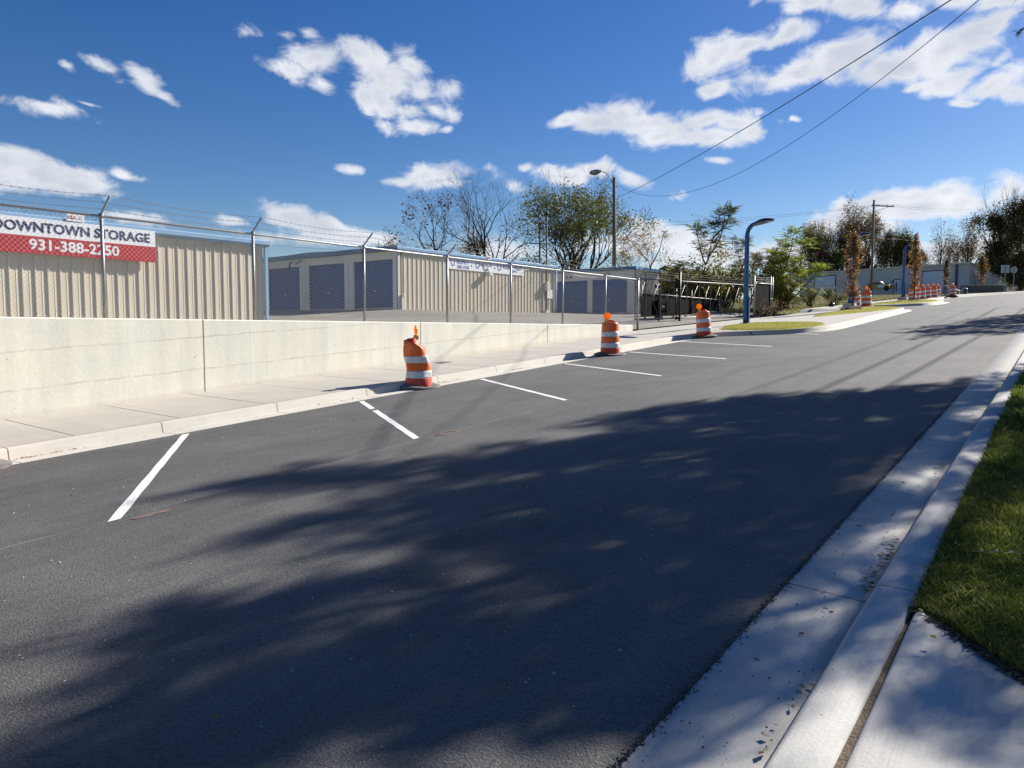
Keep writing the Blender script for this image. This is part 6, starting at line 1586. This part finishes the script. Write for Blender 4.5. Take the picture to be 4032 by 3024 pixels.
# ------------------------------------------------------------------ lawn blades, litter
def blades(name, n, xs0, xs1, yfun, label, mats, hgt, seed, zf, w=.0035, bias=1.0):
    rs = np.random.RandomState(seed); X = xs0+(xs1-xs0)*rs.rand(n)**bias; Y = np.array([yfun(x, r_) for x, r_ in zip(X, rs.rand(n))]); ok = ~np.isnan(Y); X = X[ok]; Y = Y[ok]; n = len(X)
    cl = .6+.5*np.sin(X*5.1+Y*3.3)*np.sin(Y*7.7-X*2.1)+.25*np.sin(X*17)*np.sin(Y*19)
    Z = np.array([zf(x, y) for x, y in zip(X, Y)]); H_ = hgt*rs.uniform(.55, 1.35, n)*(.8+.35*cl); a = rs.rand(n)*6.283; lean = rs.uniform(.15, .9, n)*H_; dx = np.cos(a); dy = np.sin(a)
    ww = w*rs.uniform(.7, 1.5, n); b = rs.rand(n)*6.283; bx = np.cos(b)*ww; by = np.sin(b)*ww
    P0 = np.stack([X-bx, Y-by, Z], 1); P1 = np.stack([X+bx, Y+by, Z], 1)
    M0 = np.stack([X+dx*lean*.35+bx*.8, Y+dy*lean*.35+by*.8, Z+H_*.6], 1); M1 = np.stack([X+dx*lean*.35-bx*.8, Y+dy*lean*.35-by*.8, Z+H_*.6], 1)
    T0 = np.stack([X+dx*lean+bx*.15, Y+dy*lean+by*.15, Z+H_*.92], 1); T1 = np.stack([X+dx*lean-bx*.15, Y+dy*lean-by*.15, Z+H_*.92], 1)
    V = np.stack([P0, P1, M0, M1, T0, T1], 1).reshape(-1, 3); k = np.arange(n)[:, None]*6
    F = np.concatenate([k+np.array([[0, 1, 2, 3]]), k+np.array([[3, 2, 4, 5]])]); mi = np.tile((rs.rand(n) < .12).astype(int), 2)
    o = np_mesh(name, V, F, mats, mi=mi); tag(o, label, 'grass', kind='stuff'); return o
def ylawn(x, r_):
    e0 = edge_y(x)-.06 if x < 4.27 else .59; lo_ = -.25
    if e0 < lo_: return float('nan')
    return e0-(e0-lo_)*r_**1.15
blades('grass', 62000, 3.3, 9, ylawn, 'thick green lawn grass beside the near kerb', [L['blade'], L['blade2']], .062, 1, zlawn, bias=1.25)
blades('grass', 16000, 9, 20, lambda x, r_: .605-.8*r_, 'green lawn grass further along the near kerb', [L['blade'], L['blade2']], .07, 2, zlawn, .007)
blades('grass', 15000, 2.2, 20, lambda x, r_: (min(edge_y(x) if x < 4.27 else .6, -.2)-2.6*r_), 'green lawn grass on the near verge away from the kerb', [L['blade'], L['blade2']], .065, 3, zlawn, .008)
def in_isl(i):
    P = ISL[i]; xs_ = [p[0] for p in P]; ys_ = [p[1] for p in P]; y0, y1 = min(ys_), max(ys_)
    def f(x, r_):
        y = y0+(y1-y0)*r_; return y if inside(x, y, P) else float('nan')
    return min(xs_), max(xs_), f
for i in range(3):
    a, b, f = in_isl(i); blades('turf_grass', 14000 if i == 0 else 9000, a, b, f, ('short yellow green turf on the first grass island around the lamp', 'short yellow green turf on the second grass island', 'short yellow green turf on the third grass island')[i], [L['blade2'], L['blade2']], .035, 10+i, lambda x, y: zwalk(x, y)+.05, .0045)
rs = np.random.RandomState(9)
def yver(x, r_): return yv(x)+.1+28*r_**1.4
blades('rough_grass', 26000, 46, 128, yver, 'rough dry grass between the pavement and the grey shed', [L['olive'], L['straw']], .11, 20, zverge, .028)

def litter(name, spots, label, size, mats, seed):
    rng = random.Random(seed); V = []; F = []; mi = []
    for (x, y, z) in spots:
        a = rng.uniform(0, 6.28); s = size*rng.uniform(.6, 1.4); w = s*rng.uniform(.3, .5); dx, dy = math.cos(a), math.sin(a); k = len(V); c = rng.uniform(.05, .3)*s; w *= rng.uniform(.5, 1)
        V += [(x, y, z+.003), (x+dx*s*.5-dy*w, y+dy*s*.5+dx*w, z+.004+c*.6), (x+dx*s, y+dy*s, z+.003+c*.4), (x+dx*s*.5+dy*w, y+dy*s*.5-dx*w, z+.003+c*.2)]
        F.append((k, k+1, k+2, k+3)); mi.append(rng.randrange(len(mats)))
    o = np_mesh(name, np.array(V), np.array(F), mats, mi=mi); return tag(o, label, 'leaves', kind='stuff')
rng = random.Random(12)
sp = []
for c, n, sx_, sy_ in (((5.25, .87), 26, .16, .03), ((4.85, .87), 22, .10, .03), ((4.62, .86), 12, .06, .02), ((3.35, .85), 6, .08, .02), ((2.85, .85), 5, .05, .02), ((8.0, .9), 22, .25, .03)):
    for _ in range(n): x = rng.gauss(c[0], sx_); y = c[1]+abs(rng.gauss(0, sy_)); sp.append((x, y, zr(x, y)+.002))
for _ in range(36): x = rng.uniform(2.2, 12); y = rng.uniform(.85, 1.25); sp.append((x, y, zr(x, y)+.003))
litter('fallen_leaves', sp, 'dry brown leaves gathered in the near gutter', .034, [L['litter'], L['litter'], L['straw']], 1)
sp = [(x, y, za(x, y)) for x, y in [(rng.uniform(1.6, 14), rng.uniform(1.5, 10)) for _ in range(150)]]
litter('fallen_leaves', sp, 'small pale yellow leaves scattered on the asphalt', .022, [L['straw'], L['yellow']], 2)
sp = [(x, y, zlawn(x, y)+.05) for x, y in [(rng.uniform(3.6, 10), rng.uniform(-.1, .58)) for _ in range(90)]]
litter('fallen_leaves', sp, 'yellow leaves lying on the near lawn', .03, [L['straw'], L['yellow'], L['lime']], 3)
sp = [(x, yk(x)-.03-abs(rng.gauss(0, .04)), za(x, 11.2)+.01) for x in [rng.choice((rng.gauss(4.3, .25), rng.gauss(9.4, .4), rng.gauss(12.6, .4), rng.gauss(15.6, .5), rng.uniform(3, 26))) for _ in range(130)]]
litter('fallen_leaves', sp, 'brown leaves along the far kerb', .05, [L['brown'], L['rust'], L['straw']], 4)
# dry edge between driveway and lawn
sp = [(x, edge_y(x)-rng.uniform(-.01, .08), zlawn(x, edge_y(x))+.014) for x in [rng.uniform(3.2, 4.3) for _ in range(1100)]]
litter('dead_grass', sp, 'brown dead grass clippings along the edge of the driveway', .03, [L['straw'], L['brown'], L['straw']], 5)
# fallen twig with round blue green leaves
tw = empty('fallen_twig', (5.2, .42, zlawn(5.2, .42)+.055), 'fallen twig with rounded blue green leaves lying on the near lawn', 'twig', None, R(-62))
m = MB(); P = [(.0, 0, 0), (.08, .01, .012), (.17, .0, .01), (.26, -.02, 0), (.33, -.03, 0)]; m.tube(P, .002, 4); m.build('stem', M['bark'], tw)
for k in range(9):
    s = k/8*.33; m = MB(); a = (1 if k % 2 else -1)*.9; vs = [(s+.018*(1+math.cos(t))*math.cos(a)-.013*math.sin(t)*math.sin(a), .018*(1+math.cos(t))*math.sin(a)+.013*math.sin(t)*math.cos(a), .012+.004*math.cos(t)) for t in [2*math.pi*j/8 for j in range(8)]]
    m.add(vs, [tuple(range(8))]); m.build('leaf', L['bluegreen'], tw)
# rubbish: dark bag and cans
e = empty('rubbish_bag', (50.9, 12.4, zwalk(50.9, 12.4)), 'small black rubbish bag on the pavement edge beside the bright bush', 'bag')
m = MB(); m.lathe([(.0, 0), (.22, .02), (.27, .1), (.2, .2), (.06, .26), (.09, .33), (0, .31)], n=12, deform=lambda p: Vector((p.x*(1+.2*math.sin(p.z*20)), p.y*.8, p.z))); m.build('sack', M['carblack'], e)
e = empty('crushed_can', (27.05, 10.85, za(27.05, 10.85)+.03), 'crushed pale can at the foot of the leaning barrel', 'can')
m = MB(); m.tube([(-.09, 0, .02), (0, .02, .03), (.1, .0, .02)], [.035, .028, .035], 10); m.build('can', M['white'], e)
